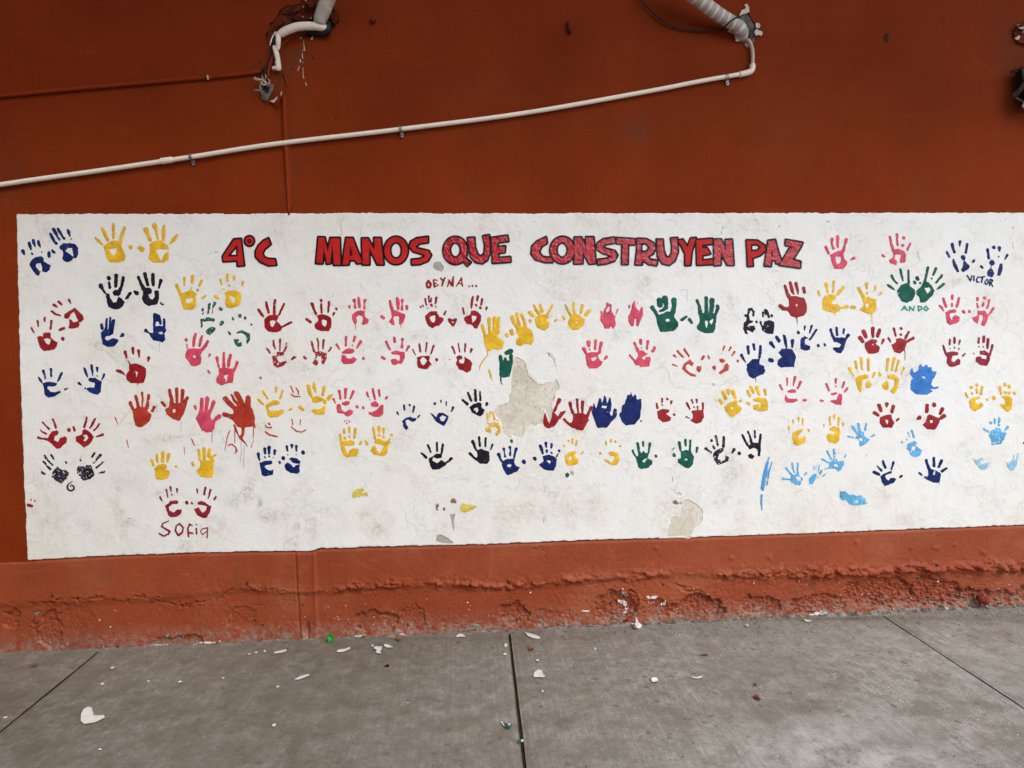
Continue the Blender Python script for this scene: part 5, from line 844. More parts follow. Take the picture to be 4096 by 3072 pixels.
# hard edges on the lip of the coat
me = mural.data; sm = np.ones(len(me.polygons), bool); sm[len(faces):] = False; me.polygons.foreach_set('use_smooth', sm)
for k_, pr in PR:
    X, Y = axes(pr, 14, 3.); f = field(X, Y, pr); px, py, faces, dep, e = iso(f, X, Y, 9.)
    depth = {'bare': .0034, 'undercoat': .0046, 'darkbare': .0032, 'brown': .0040}[k_]
    rel = .0008*(1-np.abs(2*fbm(px/16, py/12, 4, 101)-1)-.6) if k_ == 'bare' else 0
    obj('peeled_patch', wallpts(px, py, depth+rel+0*px), [q[::-1] for q in faces], M_BARE[k_], mural, True, label={'bare': 'bare beige plaster where the paint has come off', 'undercoat': 'pale undercoat left by a lost flake', 'darkbare': 'grey plaster showing through', 'brown': 'brown older coat showing through'}[k_])

# ------------------------------------------------------------------ cracks in the mural's coat
CRK = [('A1', 's 220,580,2 285,620,4 340,580,4 430,530,4 540,505,4 600,475,3'), ('A1', 's 1240,280,5 1270,240,5 1250,220,3'), ('A1', 's 1990,960,3 2000,1010,5 1995,1060,3'), ('A2', 's 420,50,5 530,45,5'), ('A3', 's 460,40,4 420,100,5 490,160,4 470,230,4 400,290,4 375,380,3'),
       ('A4', 's 800,120,4 760,190,6 740,290,3'), ('A4', 's 1190,80,4 1100,150,4 1070,230,4 1075,310,3'), ('A4', 's 1490,160,4 1455,200,5 1452,250,4'), ('A4', 's 2080,120,4 2120,110,5'), ('A5', 's 250,20,3 240,70,4 200,90,5 150,130,3'), ('A5', 's 1260,40,3 1230,110,5 1160,170,5 1165,240,5 1110,290,5 980,300,4 975,270,3'),
       ('A5', 's 975,340,3 1020,420,4 1060,540,3'), ('A5', 's 2080,60,3 2100,160,5 2050,240,5 2100,400,4 2110,600,4'), ('B3', 's 610,350,10 625,385,8 680,430,5 700,520,3'), ('B4', 's 500,600,3 640,740,6 660,800,4 620,880,4 690,980,4 710,1060,4 660,1125,4 570,1080,3'), ('B3', 's 690,900,5 665,960,5 650,1050,4'),
       ('C1', 's 1740,660,3 1760,860,5 1780,1000,5 1770,1200,4 1770,1380,3'), ('C1', 's 1555,700,3 1560,1100,3 1560,1400,3'), ('C2', 's 1060,760,4 1140,840,5 1200,860,3'), ('C2', 's 320,900,4 360,980,5 470,1030,4'), ('C2', 's 870,860,3 960,950,4 1030,930,3'), ('C3', 's 180,480,4 210,540,4 320,600,4'), ('C3', 's 540,960,3 560,1040,4 545,1120,3'),
       ('C3', 's 1280,810,3 1460,860,3'), ('C4', 's 520,270,4 510,350,3'), ('C4', 's 1310,740,4 1400,690,3 1450,760,4'), ('C4', 's 1500,740,3 1700,690,3 1870,600,3'), ('C5', 's 470,150,4 450,260,3'), ('B0', 's 1710,200,3 1740,270,4 1830,310,3'), ('C0', 's 1310,900,5 1370,990,6 1540,1040,4'), ('C4', 's 130,500,4 140,640,4 180,720,3'), ('C4', 's 430,600,4 440,760,5 510,810,4 580,730,3')]
M_CRACK = rough_mat('grey_crack', (128, 120, 108), (150, 144, 132), 30)
for t_, s_ in CRK:
    mark('crack', parse(t_, s_.replace(' ', ' ')), M_CRACK, mural, .0001, .0001, 3.0, 1.6)

# ------------------------------------------------------------------ handprints and small paintings
for l in HANDS.strip().split('\n'):
    h_, b_ = l.split('|'); q = h_.split(); dry = len(q) > 2
    mark('handprint', parse(q[1], b_), (PAINTD if dry else PAINT)[q[0]], mural, dry=dry, label={'navy': 'dark blue', 'sky': 'sky blue', 'paleblue': 'faint pale blue', 'crimson': 'dark red', 'scarlet': 'orange red', 'orange': 'brick orange'}.get(q[0], q[0])+(' patchy' if dry else '')+' handprint')
for l in MARKS.strip().split('\n'):
    h_, b_ = l.split('|'); nm, rest = h_.split(':'); q = rest.split(); dry = len(q) > 2
    mark(nm, parse(q[1], b_), (PAINTD if dry else PAINT)[q[0]], mural, dry=dry, base=.0022 if nm == 'paint_smear' else .0012, thick=.0007, rough=.9, cell=1.5)
# ------------------------------------------------------------------ the title: cut letters, red with a black outline and a thin white border
for l in LETTERS.strip().split('\n'):
    h_, b_ = l.split('|'); q = h_.split(); gl = len(q) > 2; pr = parse(q[1], b_)
    X, Y = axes(pr, 20, 1.6); f = field(X, Y, pr, .6); V, FF, MI = [], [], []; n = 0
    for lev, off, mi in ((10.0, .0009, 0), (7.4, .0014, 1), (0.0, .0019, 2)):
        wob = .8*(fbm(X/14, Y/14, 2, 7)-.5) if mi else 1.2*(fbm(X/20, Y/20, 2, 9)-.5)
        px, py, faces, dep, e = iso(f+wob, X, Y, lev); V.append(wallpts(px, py, MURAL_OFF+off+(.0002*fbm(px/9, py/9, 2, 5)))); FF += [[a+n for a in z[::-1]] for z in faces]; MI += [mi]*len(faces); n += len(px)
    obj('title_letter', np.concatenate(V), FF, [M_LW, M_LB[gl], M_LR[gl]], mural, True, mi=MI)

# ================================================================== PIPES AND FITTINGS
def WP(px, py, Y=-.016): return W(np.array([float(px)]), np.array([float(py)]), Y)[0]
t = thing('water_pipe', 'thin dirty white pipe slanting up across the whole wall to a hole', 'pipe', tuple(WP(1605, 517)))
def rel(pts, o): return [np.asarray(p)-np.array(o.location) for p in pts]
MP = [(-700, 850), (0, 739), (400, 682), (764, 628), (1100, 576), (1602, 517), (2100, 452), (2600, 364), (2800, 325), (2960, 297)]
tube('pipe', rel([WP(*p) for p in MP], t), .0102, M_PVC, t, 16)
tube('coupling', rel([WP(644, 645), WP(650, 644.2), WP(682, 639.5), WP(690, 638.4)], t), [.0128, .0134, .0134, .0124], M_PVC, t, 16, 2)
tube('elbow', rel([WP(2957, 298), WP(2985, 292), WP(3004, 284), WP(3010, 268), WP(3009, 257)], t), [.0132, .0134, .0136, .0134, .0128], M_PVC, t, 16, 5)
tube('hose', rel([WP(2980, 166, .02), WP(2986, 160, -.006), WP(2997, 165, -.02), WP(3008, 192, -.02), WP(3011, 225, -.018), WP(3010, 262, -.016)], t), .0085, M_PVCG, t, 14)
def clamp(x, y, ang, par):
    b = rel([WP(x, y)], par)[0]; s = []
    V, Fc = [], []
    dx, dz = math.cos(ang), math.sin(ang)
    ux = np.array([dx, 0, dz]); uz = np.array([-dz, 0, dx]); uy = np.array([0, -1., 0])
    n = 14; prof = []
    for k in range(n+1):
        a = math.pi*k/n; prof.append((math.cos(a)*.0125, math.sin(a)*.0125))
    prof = [(.0125, -.014)]+prof+[(-.0125, -.011)]
    def ribbon(prof, wd, th):
        V, Fc = [], []
        for i, (a, c) in enumerate(prof):
            for s_ in (-1, 1):
                for q in (0, 1):
                    rr = 1+q*th/.0125
                    V.append(b+ux*s_*wd/2+uz*a*rr+uy*(c*rr if c > 0 else c))
        for i in range(len(prof)-1):
            k = i*4; Fc += [(k+1, k+3, k+7, k+5), (k, k+4, k+6, k+2), (k, k+1, k+5, k+4), (k+2, k+6, k+7, k+3)]
        return V, Fc
    V, Fc = ribbon(prof, .013, .0012)
    c = obj('clamp', V, Fc, M_STEEL, par, False)
    # screw tab below
    c0 = b-uz*.023+ux*.003+uy*(-.0085); V = []
    for q in (0, .0018):
        for a, d_ in ((-.0062, .011), (.0062, .011), (.0062, -.008), (.0045, -.011), (-.0045, -.011), (-.0062, -.008)): V.append(c0+ux*a+uz*d_+uy*q)
    obj('clamp_tab', V, [tuple(range(6)), tuple(range(11, 5, -1))]+[(i, (i+1) % 6, 6+(i+1) % 6, 6+i) for i in range(6)], M_STEEL, c)
    V = []; 
    for q in (.0018, .0040):
        for k in range(8): V.append(c0-uz*.002+ux*.0034*math.cos(k*.785)+uz*.0034*math.sin(k*.785)+uy*q)
    obj('screw', V, [tuple(range(8)), tuple(range(15, 7, -1))]+[(i, (i+1) % 8, 8+(i+1) % 8, 8+i) for i in range(8)], M_RUSTM, c)
clamp(764, 628, .13, t); clamp(1602, 517, .12, t); clamp(2906, 309, .20, t)

t = thing('insulated_pipe', 'thick pipe wrapped in striped grey tape entering the hole at top right', 'pipe', tuple(WP(2911, 79, -.05)))
tube('wrapping', rel([WP(2640, -130, -.16), WP(2720, -58, -.13), WP(2801, 3, -.10), WP(2864, 51, -.075), WP(2911, 81, -.055), WP(2950, 104, -.045), WP(2970, 128, -.028), WP(2971, 150, .0), WP(2966, 160, .03)], t), [.030, .030, .030, .030, .030, .029, .027, .021, .016], M_WRAP, t, 22, attrs=True, wob=.05)
t = thing('black_cable', 'thin black cable drooping and looped over the striped pipe', 'cable', tuple(WP(2700, 115)))
tube('cable', rel([WP(2500, -90, -.02), WP(2566, 0, -.02), WP(2604, 41, -.02), WP(2642, 76, -.018), WP(2671, 95, -.016), WP(2706, 109, -.014), WP(2753, 118.5, -.014), WP(2816, 122.5, -.014), WP(2872, 123, -.02), WP(2886, 119, -.04), WP(2908, 98, -.085), WP(2930, 79, -.092), WP(2952, 68, -.085), WP(2962, 75, -.05), WP(2970, 90, -.01)], t), .0036, M_BLACK, t, 10)

t = thing('cloth_wrapped_pipe', 'thick grey cloth wrapped pipe coming down into the left hole', 'pipe', tuple(WP(1292, 41, -.05)))
tube('wrapping', rel([WP(1352, -110, -.15), WP(1330, -45, -.11), WP(1311, 0, -.08), WP(1294, 41, -.06), WP(1282, 74, -.05), WP(1278, 94, -.046)], t), [.030, .030, .031, .031, .028, .024], M_WRAP2, t, 22, attrs=True, wob=.10)
tube('black_elbow', rel([WP(1296, 78, -.01), WP(1310, 98, -.022), WP(1308, 122, -.026), WP(1290, 132, -.018), WP(1262, 131, -.006), WP(1232, 132, .012)], t), [.012, .018, .019, .017, .014, .012], M_BLACK, t, 16, wob=.08)
for i, pl in enumerate(([(1118, 52), (1140, 28), (1185, 18), (1215, 26), (1196, 44), (1150, 56)], [(1095, 96), (1112, 70), (1130, 62), (1140, 80), (1118, 104), (1100, 122)], [(1222, 10), (1262, -4), (1270, 20), (1240, 34)], [(1160, 66), (1200, 54), (1248, 60), (1240, 78), (1190, 84)], [(1322, 50), (1345, 40), (1358, 70), (1340, 96), (1326, 80)])):
    flake('plaster_ledge', pl, M_BROKEN, wall, -.012+.003*(i % 3), .010, .0)
t = thing('broken_hose', 'cracked white hose curving out of the left hole and hanging down', 'hose', tuple(WP(1153, 119, -.04)))
tube('upper_section', rel([WP(1302, 112, -.03), WP(1290, 109, -.038), WP(1248, 104, -.046), WP(1194, 106, -.05), WP(1153, 119, -.046), WP(1128, 132, -.042), WP(1112, 141, -.038)], t), [.015, .0165, .017, .0175, .0175, .0165, .012], M_PVC, t, 18)
tube('split_section', rel([WP(1106, 136, -.038), WP(1112, 144, -.042), WP(1113, 166, -.042), WP(1112, 192, -.036), WP(1111, 198, -.034)], t), [.009, .0105, .0115, .0085, .007], M_PVC, t, 14)
tube('lower_section', rel([WP(1097, 186, -.028), WP(1102, 200, -.03), WP(1108, 222, -.03), WP(1113, 246, -.028)], t), [.009, .0115, .0115, .0108], M_PVC, t, 14)
tube('end_fitting', rel([WP(1111, 246, -.028), WP(1113, 258, -.028), WP(1114, 272, -.028), WP(1112, 281, -.026)], t), [.0125, .0125, .0125, .009], M_PVC, t, 16, 4)
tube('end_fitting', rel([WP(1112, 274, -.028), WP(1100, 272, -.026), WP(1090, 273, -.024)], t), [.011, .009, .0065], M_PVC, t, 12, 4, label='short side stub of the fitting')
tube('loose_strip', rel([WP(1102, 126, -.03), WP(1090, 148, -.034), WP(1083, 168, -.034), WP(1080, 182, -.030)], t), [.002, .003, .003, .002], M_PVC, t, 8)
tube('cable_core', rel([WP(1105, 132, -.024), WP(1098, 160, -.024), WP(1090, 190, -.022), WP(1083, 215, -.018), WP(1070, 250, -.014), WP(1058, 282, -.012)], t), [.008, .009, .006, .0035, .003, .003], M_BLACK, t, 10)

t = thing('painted_conduit', 'thin horizontal conduit painted wall red at upper left, ending by a broken box', 'conduit', tuple(WP(500, 333)))
tube('tube', rel([WP(-700, 452, -.010), WP(0, 384, -.010), (WP(420, 345, -.010)), WP(838, 309, -.010), WP(1000, 292, -.010), WP(1062, 284, -.010)], t), .0088, M_REDPIPE, t, 14)
tube('coupling', rel([WP(820, 310.5, -.010), WP(830, 309.5, -.010), WP(850, 308, -.010)], t), [.0096, .0112, .0108], M_REDPIPE, t, 14, 2)
obj('clamp_stub', [np.array(p)-np.array(t.location) for p in (WP(826, 300, -.022), WP(834, 302, -.022), WP(836, 318, -.022), WP(829, 318, -.022), WP(826, 300, -.018), WP(834, 302, -.018), WP(836, 318, -.018), WP(829, 318, -.018))], [(0, 1, 2, 3), (7, 6, 5, 4), (0, 4, 5, 1), (1, 5, 6, 2), (2, 6, 7, 3), (3, 7, 4, 0)], M_WIRE, t)
t = thing('sunken_conduit', 'vertical wall red conduit half sunk in plaster, running down to the mural', 'conduit', tuple(WP(1145, 594)))
tube('tube', rel([WP(1136, 384, -.004), WP(1140, 480, -.004), WP(1145, 594, -.003), WP(1151, 720, -.002), WP(1157, 862, .002)], t), [.0125, .0125, .0120, .0105, .0085], M_REDPIPE, t, 16)
tube('plaster_fillet', rel([WP(1139, 300, .002), WP(1149, 420, .002), WP(1158, 594, .002), WP(1166, 850, .003)], t), [.004, .006, .007, .006], M_UP, t, 10)
t = thing('diagonal_conduit', 'short red conduit rising diagonally behind the hanging white hose', 'conduit', tuple(WP(1091, 230)))
tube('tube', rel([WP(1068, 316, -.012), WP(1078, 268, -.012), WP(1093, 228, -.010), WP(1118, 192, -.008), WP(1150, 160, -.006), WP(1186, 128, .0)], t), .0072, M_REDPIPE, t, 12)
t = thing('thin_conduit', 'thin red strip slanting down above the sunken conduit', 'conduit', tuple(WP(1142, 320)))
tube('tube', rel([WP(1134, 292, -.004), WP(1144, 320, -.006), WP(1153, 352, -.004)], t), [.004, .006, .003], M_REDPIPE, t, 10)

# -- broken junction box with loose wires
def plate(name, pts, Y, th, mat, par, bend=0., seed=0, **props):
    # ragged bent sheet from a pixel outline, Y = distance off the wall per point
    o = np.array(par.location); ps = [np.array(WP(x, y, -d)) for (x, y), d in zip(pts, Y)]; c = sum(ps)/len(ps); n = len(ps)
    rr = random.Random(seed); V = []
    mids = []
    for i in range(n):
        a, b = ps[i], ps[(i+1) % n]; mids += [a, (a*2+b)/3+np.array([rr.uniform(-1, 1), rr.uniform(-1, 1), rr.uniform(-1, 1)])*.0016, (a+2*b)/3+np.array([rr.uniform(-1, 1), rr.uniform(-1, 1), rr.uniform(-1, 1)])*.0016]
    m = len(mids)
    for q in (0, th):
        V += [p+np.array([0, -q, 0]) for p in mids]+[c+np.array([0, -q-bend, 0])]
    Fc = [(i, (i+1) % m, m) for i in range(m)]+[(m+1+(i+1) % m, m+1+i, 2*m+1) for i in range(m)]+[((i+1) % m, i, m+1+i, m+1+(i+1) % m) for i in range(m)]
    return obj(name, [p-o for p in V], Fc, mat, par, **props)
Q = lambda l: [(950+a*.2713, b*.2713) for a, b in l]
t = thing('junction_box', 'smashed grey junction box with curled wires below the hanging white hose', 'box', tuple(WP(1060, 350)))
plate('back_plate', Q([(330, 1210), (430, 1190), (540, 1260), (500, 1380), (440, 1490), (360, 1465), (340, 1330)]), [.004]*7, .002, M_GREYM, t, .0, 1)
plate('side_plate', Q([(340, 1340), (400, 1330), (400, 1440), (440, 1490), (360, 1465)]), [.02, .028, .030, .018, .012], .002, M_GREYM, t, .004, 2)
plate('side_plate', Q([(470, 1300), (545, 1250), (520, 1330), (440, 1490), (405, 1460), (450, 1390)]), [.024, .034, .030, .020, .02, .022], .002, M_GREYM, t, .003, 3)
plate('top_plate', Q([(400, 1230), (440, 1215), (500, 1270), (450, 1290)]), [.022, .026, .032, .02], .002, M_GREYM, t, .002, 4)
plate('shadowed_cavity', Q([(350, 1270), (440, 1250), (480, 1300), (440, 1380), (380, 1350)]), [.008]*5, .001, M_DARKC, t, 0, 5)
tube('wire', rel([WP(1018, 314, -.03), WP(1030, 318, -.035), WP(1046, 319, -.036), WP(1058, 325, -.034), WP(1064, 336, -.03), WP(1054, 340, -.03), WP(1046, 332, -.032), WP(1052, 322, -.034)], t), [.0065, .006, .0042, .0038, .003, .003, .003, .002], M_WIRE, t, 8)
tube('wire', rel([WP(1015, 362, -.03), WP(1028, 361, -.032), WP(1040, 360, -.028), WP(1050, 350, -.02)], t), [.005, .0055, .003, .002], M_GREYM, t, 8)
tube('wire', rel([WP(1046, 300, -.02), WP(1056, 296, -.026), WP(1063, 304, -.026), WP(1060, 318, -.024), WP(1052, 314, -.022), WP(1048, 304, -.02)], t), .0018, M_WIRE, t, 6)
tube('wire', rel([WP(1070, 316, -.03), WP(1078, 322, -.036), WP(1076, 334, -.036), WP(1068, 342, -.03)], t), .002, M_WIRE, t, 6)
tube('wire', rel([WP(1041, 330, -.02), WP(1040, 350, -.022), WP(1044, 368, -.022), WP(1050, 376, -.02)], t), .0018, M_WIRE, t, 6)
tube('clamp_ring', rel([WP(1054, 274, -.02), WP(1062, 282, -.026), WP(1058, 294, -.026), WP(1049, 290, -.024), WP(1048, 280, -.02)], t), .006, M_BLACK, t, 8)
t = thing('hanging_plaster', 'loose red and white plaster flap hanging right of the smashed box', 'plaster', tuple(WP(1100, 405)))
plate('flap', Q([(455, 1500), (560, 1440), (600, 1400), (655, 1370), (640, 1430), (600, 1590), (560, 1570)]), [.006, .012, .016, .024, .028, .022, .012], .003, M_UP, t, .004, 6)
plate('white_edge', Q([(470, 1495), (540, 1470), (590, 1420), (580, 1470), (540, 1515)]), [.014, .020, .024, .024, .018], .002, M_WHITEP, t, .001, 7)
plate('white_edge', Q([(620, 1400), (648, 1345), (660, 1375), (640, 1430)]), [.020, .026, .030, .028], .002, M_WHITEP, t, .0, 8)
# paint drips under the left hole
for i, l in enumerate(['975,600,3 980,680,5 988,740,10', '958,740,6', '955,790,6 960,860,7', '925,880,8 928,915,9', '960,915,5', '912,970,4 890,1040,6', '965,990,3 968,1100,5 976,1150,8', '1000,1210,3 1013,1255,9', '1110,530,5 1095,575,14', '930,555,10', '962,240,7', '1080,260,8', '725,1410,4 735,1560,5', '970,95,7', '1005,5,8']):
    pr = [('s', [(950+float(a)*.2713, float(b)*.2713, float(r)*.2713*.9) for a, b, r in (q.split(',') for q in l.split())])]
    X, Y = axes(pr, 3, 1.); px, py, faces, dep, e = iso(field(X, Y, pr), X, Y)
    if faces:
        obj('paint_drip', wallpts(px, py, .0012+.001*ss(0, 1.5, dep)), [q[::-1] for q in faces], M_WHITEP, wall, True)
# smudge, nail stubs and small holes in the red
def plug(px, py, w_, h_, d, mat, name, label, cat, ang=0, seed=1):
    t = thing(name, label, cat, tuple(WP(px, py, -hwall(WP(px, py)[0], WP(px, py)[2])-.0)))
    rr = random.Random(seed); n = 9; V = []; 
    for k, (s_, y) in enumerate(((1.0, -.003), (.95, d*.6), (.7, d))):
        for i in range(n):
            a = 6.283*i/n; q = s_*(.8+.35*rr.random()); x = w_*PM*q*math.cos(a); z = h_*PM*q*math.sin(a)
            V.append((x*math.cos(ang)-z*math.sin(ang), -y, x*math.sin(ang)+z*math.cos(ang)))
    V.append((0, -d*1.05, 0)); Fc = [(k*n+i, (k+1)*n+i, (k+1)*n+(i+1) % n, k*n+(i+1) % n) for k in range(2) for i in range(n)]+[(2*n+i, 3*n, 2*n+(i+1) % n) for i in range(n)]
    obj('stub', V, Fc, mat, t); return t
plug(1493, 85, 11, 12, .022, M_BROKEN, 'wall_plug', 'small square painted-over plug left of centre near the top', 'plug', seed=2)
t = plug(2276, 116, 10, 26, .028, M_BROKEN, 'wall_plug', 'tall broken painted-over plug in the middle of the red wall', 'plug', .12, 5)
tube('nail', [(-.006, -.004, .022), (-.010, -.012, .030), (-.012, -.014, .036)], .0022, M_RUSTM, t, 6, 3)
plug(3546, 150, 11, 20, .004, M_DARKC, 'wall_plug', 'dark gouged plug hole right of the striped pipe', 'plug', -.1, 7)
for a, b, r, k in ((1037, 246, 4, 1), (1021, 263, 4.4, 2), (1250, 232, 4, 3), (1168, 274, 4, 4), (1342, 470, 3.5, 5)):
    pr = [('s', [(a, b, r), (a+2, b+3, r*.8)])]; X, Y = axes(pr, 3, 1.); px, py, faces, dep, e = iso(field(X, Y, pr)+1.5*(fbm(X/3, Y/3, 2, k)-.5), X, Y)
    obj('nail_hole', wallpts(px, py, .0008+0*px), [q[::-1] for q in faces], M_DARKC, wall)

# -- dark broken lamp box at the right edge of the picture
t = thing('broken_lamp_box', 'dark broken lamp box sticking out of the wall at the right edge', 'lamp', tuple(WP(4110, 300, -.05)))
plate('housing', [(4058, 290), (4140, 240), (4230, 250), (4240, 420), (4140, 430), (4085, 432), (4070, 395)], [.03, .06, .06, .05, .05, .03, .03], .04, M_BLACK, t, .02, 11)
plate('frame', [(4040, 284), (4056, 282), (4100, 266), (4180, 240), (4180, 250), (4100, 276), (4060, 292), (4044, 294)], [.03, .04, .07, .10, .10, .07, .04, .03], .004, M_RUSTM, t, 0, 12)
plate('frame', [(4046, 376), (4062, 372), (4090, 330), (4120, 290), (4128, 296), (4096, 350), (4062, 392), (4050, 392)], [.05, .06, .08, .10, .10, .08, .06, .05], .004, M_RUSTM, t, 0, 13)
plate('frame', [(4050, 388), (4060, 386), (4110, 412), (4150, 425), (4148, 434), (4100, 418)], [.05, .05, .06, .06, .06, .06], .004, M_RUSTM, t, 0, 14)
plate('bracket', [(4084, 424), (4096, 400), (4110, 404), (4100, 434), (4090, 436)], [.07]*5, .006, M_GREYM, t, 0, 15)
t = thing('frayed_fitting', 'frayed dark fitting with pale scraps above the broken lamp box', 'fitting', tuple(WP(4100, 130, -.02)))
plate('mount', [(4052, 140), (4062, 112), (4080, 92), (4110, 80), (4150, 84), (4160, 170), (4110, 178), (4070, 172)], [.004, .01, .016, .02, .02, .02, .014, .006], .006, M_BROKEN, t, .006, 21)
for i, pl in enumerate(([(4062, 103), (4070, 98), (4078, 97), (4068, 106)], [(4070, 112), (4098, 106), (4104, 114), (4084, 118)], [(4058, 153), (4074, 143), (4080, 146), (4074, 160), (4062, 160)], [(4082, 132), (4100, 118), (4104, 122), (4090, 134)])):
    plate('scrap', pl, [.026]*len(pl), .003, M_WIRE if i in (1, 2) else M_GREYM, t, .002, 30+i)

# ================================================================== FLOOR
floor = obj('floor', [(-9, .3, -.014), (9, .3, -.014), (9, -3.75, -.014), (-9, -3.75, -.014)], [(3, 2, 1, 0)], M_JOINT, kind='structure')
J = [((405, 2595), (0, 2924), .0035), ((2037, 2526), (2101, 3072), .0058), ((3527, 2457), (4096, 2829), .0040)]
lines = []
for a, b, hw_ in J:
    p, q = G(*map(np.array, map(float, a))), G(*map(np.array, map(float, b))); d = (q-p)/(q[1]-p[1]); lines.append((p[0]-d[0]*p[1], d[0], hw_))
gapx = [l[0] for l in lines]; step = (gapx[2]-gapx[0])/2
lines = [(gapx[0]-2*step, lines[0][1], .004), (gapx[0]-step, lines[0][1], .004)]+lines+[(gapx[2]+step, lines[2][1], .004), (gapx[2]+2*step, lines[2][1], .004)]
PALE = [(3280, 2990, 330, 110, 1.), (3050, 2930, 120, 60, .6), (3560, 3040, 200, 70, 1.), (2880, 3040, 200, 60, .6), (2857, 2814, 30, 8, .8), (3400, 2560, 500, 60, .25), (1180, 2680, 90, 60, .3), (2300, 2930, 40, 20, .7), (3900, 2650, 200, 100, .35)]
DIRT_SHADE = [(2260, 2890, 70, 50, 1.), (2180, 2880, 40, 60, .9), (2400, 2760, 60, 50, .6), (1700, 2790, 70, 50, .8), (1460, 2730, 60, 80, .7), (2560, 2800, 120, 50, .6), (3230, 2830, 120, 50, .8), (2960, 3020, 60, 40, .6), (3560, 2960, 80, 30, .6), (1380, 3000, 70, 60, .8), (1050, 2960, 120, 80, .6), (250, 2980, 150, 60, .6), (2640, 2560, 60, 50, .6), (2230, 2960, 60, 30, .7), (3050, 2670, 120, 70, .5), (1200, 2572, 500, 12, 1.), (1750, 2552, 900, 13, 1.2), (3300, 2474, 900, 10, 1.), (560, 2600, 500, 12, .5), (1690, 2960, 70, 30, .9), (860, 2640, 60, 40, .7), (1430, 2850, 60, 60, .7), (2300, 2830, 90, 50, .6), (1680, 2918, 24, 10, 1.), (2700, 2850, 80, 90, .4), (3100, 2850, 130, 60, .5), (700, 2700, 160, 100, .4), (1500, 2700, 120, 60, .35), (2620, 2620, 90, 60, .4), (3180, 2660, 90, 40, .5), (580, 3020, 60, 30, .5)]  # floor stains, plus long thin bands painting contact shade along the wall foot
def gpx(x, y, z=0): return PX(x, z, y)
for i in range(len(lines)-1):
    (a0, s0, g0), (a1, s1, g1) = lines[i], lines[i+1]
    inside = 0 <= i
    nu, nv = (70, 110)
    u = np.linspace(0, 1, nu); u = np.concatenate([[0], [.004], u[1:-1], [.996], [1]]); vv = np.concatenate([np.linspace(.02, -.04, 6), np.linspace(-.05, -3.7, nv)])
    U, Yv = np.meshgrid(u, vv); e = .0022
    Xl = a0+s0*Yv+g0+e*(fbm(Yv*9, Yv*0+i, 3, 3)-.5); Xr = a1+s1*Yv-g1+e*(fbm(Yv*9, Yv*0+i+9, 3, 4)-.5)
    Xf = Xl+(Xr-Xl)*U; wid = (Xr-Xl)
    dist = np.minimum(U, 1-U)*wid
    Zf = .0035*(fbm(Xf*3, Yv*3, 3, 60+i)-.5)+.0014*(fbm(Xf*28, Yv*7, 2, 61)-.5)-.005*np.exp(-(dist/.006)**2)-.0035*np.exp(-((dist-.040)/.005)**2)
    Zf = Zf+.005*ss(-.075, 0, Yv)*fbm(Xf*16, Yv*30, 3, 66)                 # cement smeared up to the wall
    pX, pY = gpx(Xf, Yv, Zf); pale = np.zeros(Xf.shape); dirt_shade = np.zeros(Xf.shape)
    for lst, arr in ((PALE, pale), (DIRT_SHADE, dirt_shade)):
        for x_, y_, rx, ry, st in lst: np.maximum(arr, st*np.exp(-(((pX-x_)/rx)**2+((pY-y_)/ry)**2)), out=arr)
    dirt_shade = np.maximum(dirt_shade, .92*ss(3900, 1100, pX)*(.5+.9*fbm(Xf*1.6, Yv*1.6, 3, 77)))  # patchy darkening towards the left, painted in place of light falloff
    dirt_shade = np.maximum(dirt_shade, .55*np.exp(-(dist/.012)**2)*(fbm(Xf*5, Yv*5, 3, 5)))
    ny, nx = Xf.shape; V = np.stack([Xf, Yv, Zf], -1).reshape(-1, 3); Fc = grid(nx, ny).tolist(); n = len(V)
    # skirts down into the joints
    L = [r*nx for r in range(ny)]; Rr = [r*nx+nx-1 for r in range(ny)]; sk = np.concatenate([V[L], V[Rr]]); sk[:, 2] = -.04
    Fc += [(L[r], n+r, n+r+1, L[r+1]) for r in range(ny-1)]+[(Rr[r], Rr[r+1], n+ny+r+1, n+ny+r) for r in range(ny-1)]
    obj('concrete_slab', np.concatenate([V, sk]), [q[::-1] for q in Fc], M_FLOOR, floor, True, attrs={'pale': np.concatenate([pale.ravel(), np.zeros(2*ny)]), 'dirt_shade': np.concatenate([dirt_shade.ravel(), np.ones(2*ny)])})
# crumbling mortar along the foot of the wall
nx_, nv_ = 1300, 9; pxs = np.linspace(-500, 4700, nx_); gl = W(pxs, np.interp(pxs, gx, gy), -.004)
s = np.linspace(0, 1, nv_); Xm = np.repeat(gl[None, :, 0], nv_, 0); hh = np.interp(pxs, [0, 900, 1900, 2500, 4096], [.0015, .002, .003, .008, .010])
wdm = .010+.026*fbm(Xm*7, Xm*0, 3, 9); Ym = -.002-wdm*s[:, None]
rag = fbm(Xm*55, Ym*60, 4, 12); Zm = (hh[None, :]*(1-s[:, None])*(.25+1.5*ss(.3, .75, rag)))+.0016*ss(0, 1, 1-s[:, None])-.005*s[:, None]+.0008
obj('mortar_strip', np.stack([Xm, Ym, Zm], -1).reshape(-1, 3), grid(nx_, nv_)[:, ::-1], rough_mat('crumbling_grey_mortar', (62, 54, 46), (150, 144, 134), 30, bs=1), floor, True)  # dark end of the mix paints contact shade where wall meets floor
rg = random.Random(9); V, Fc = [], []
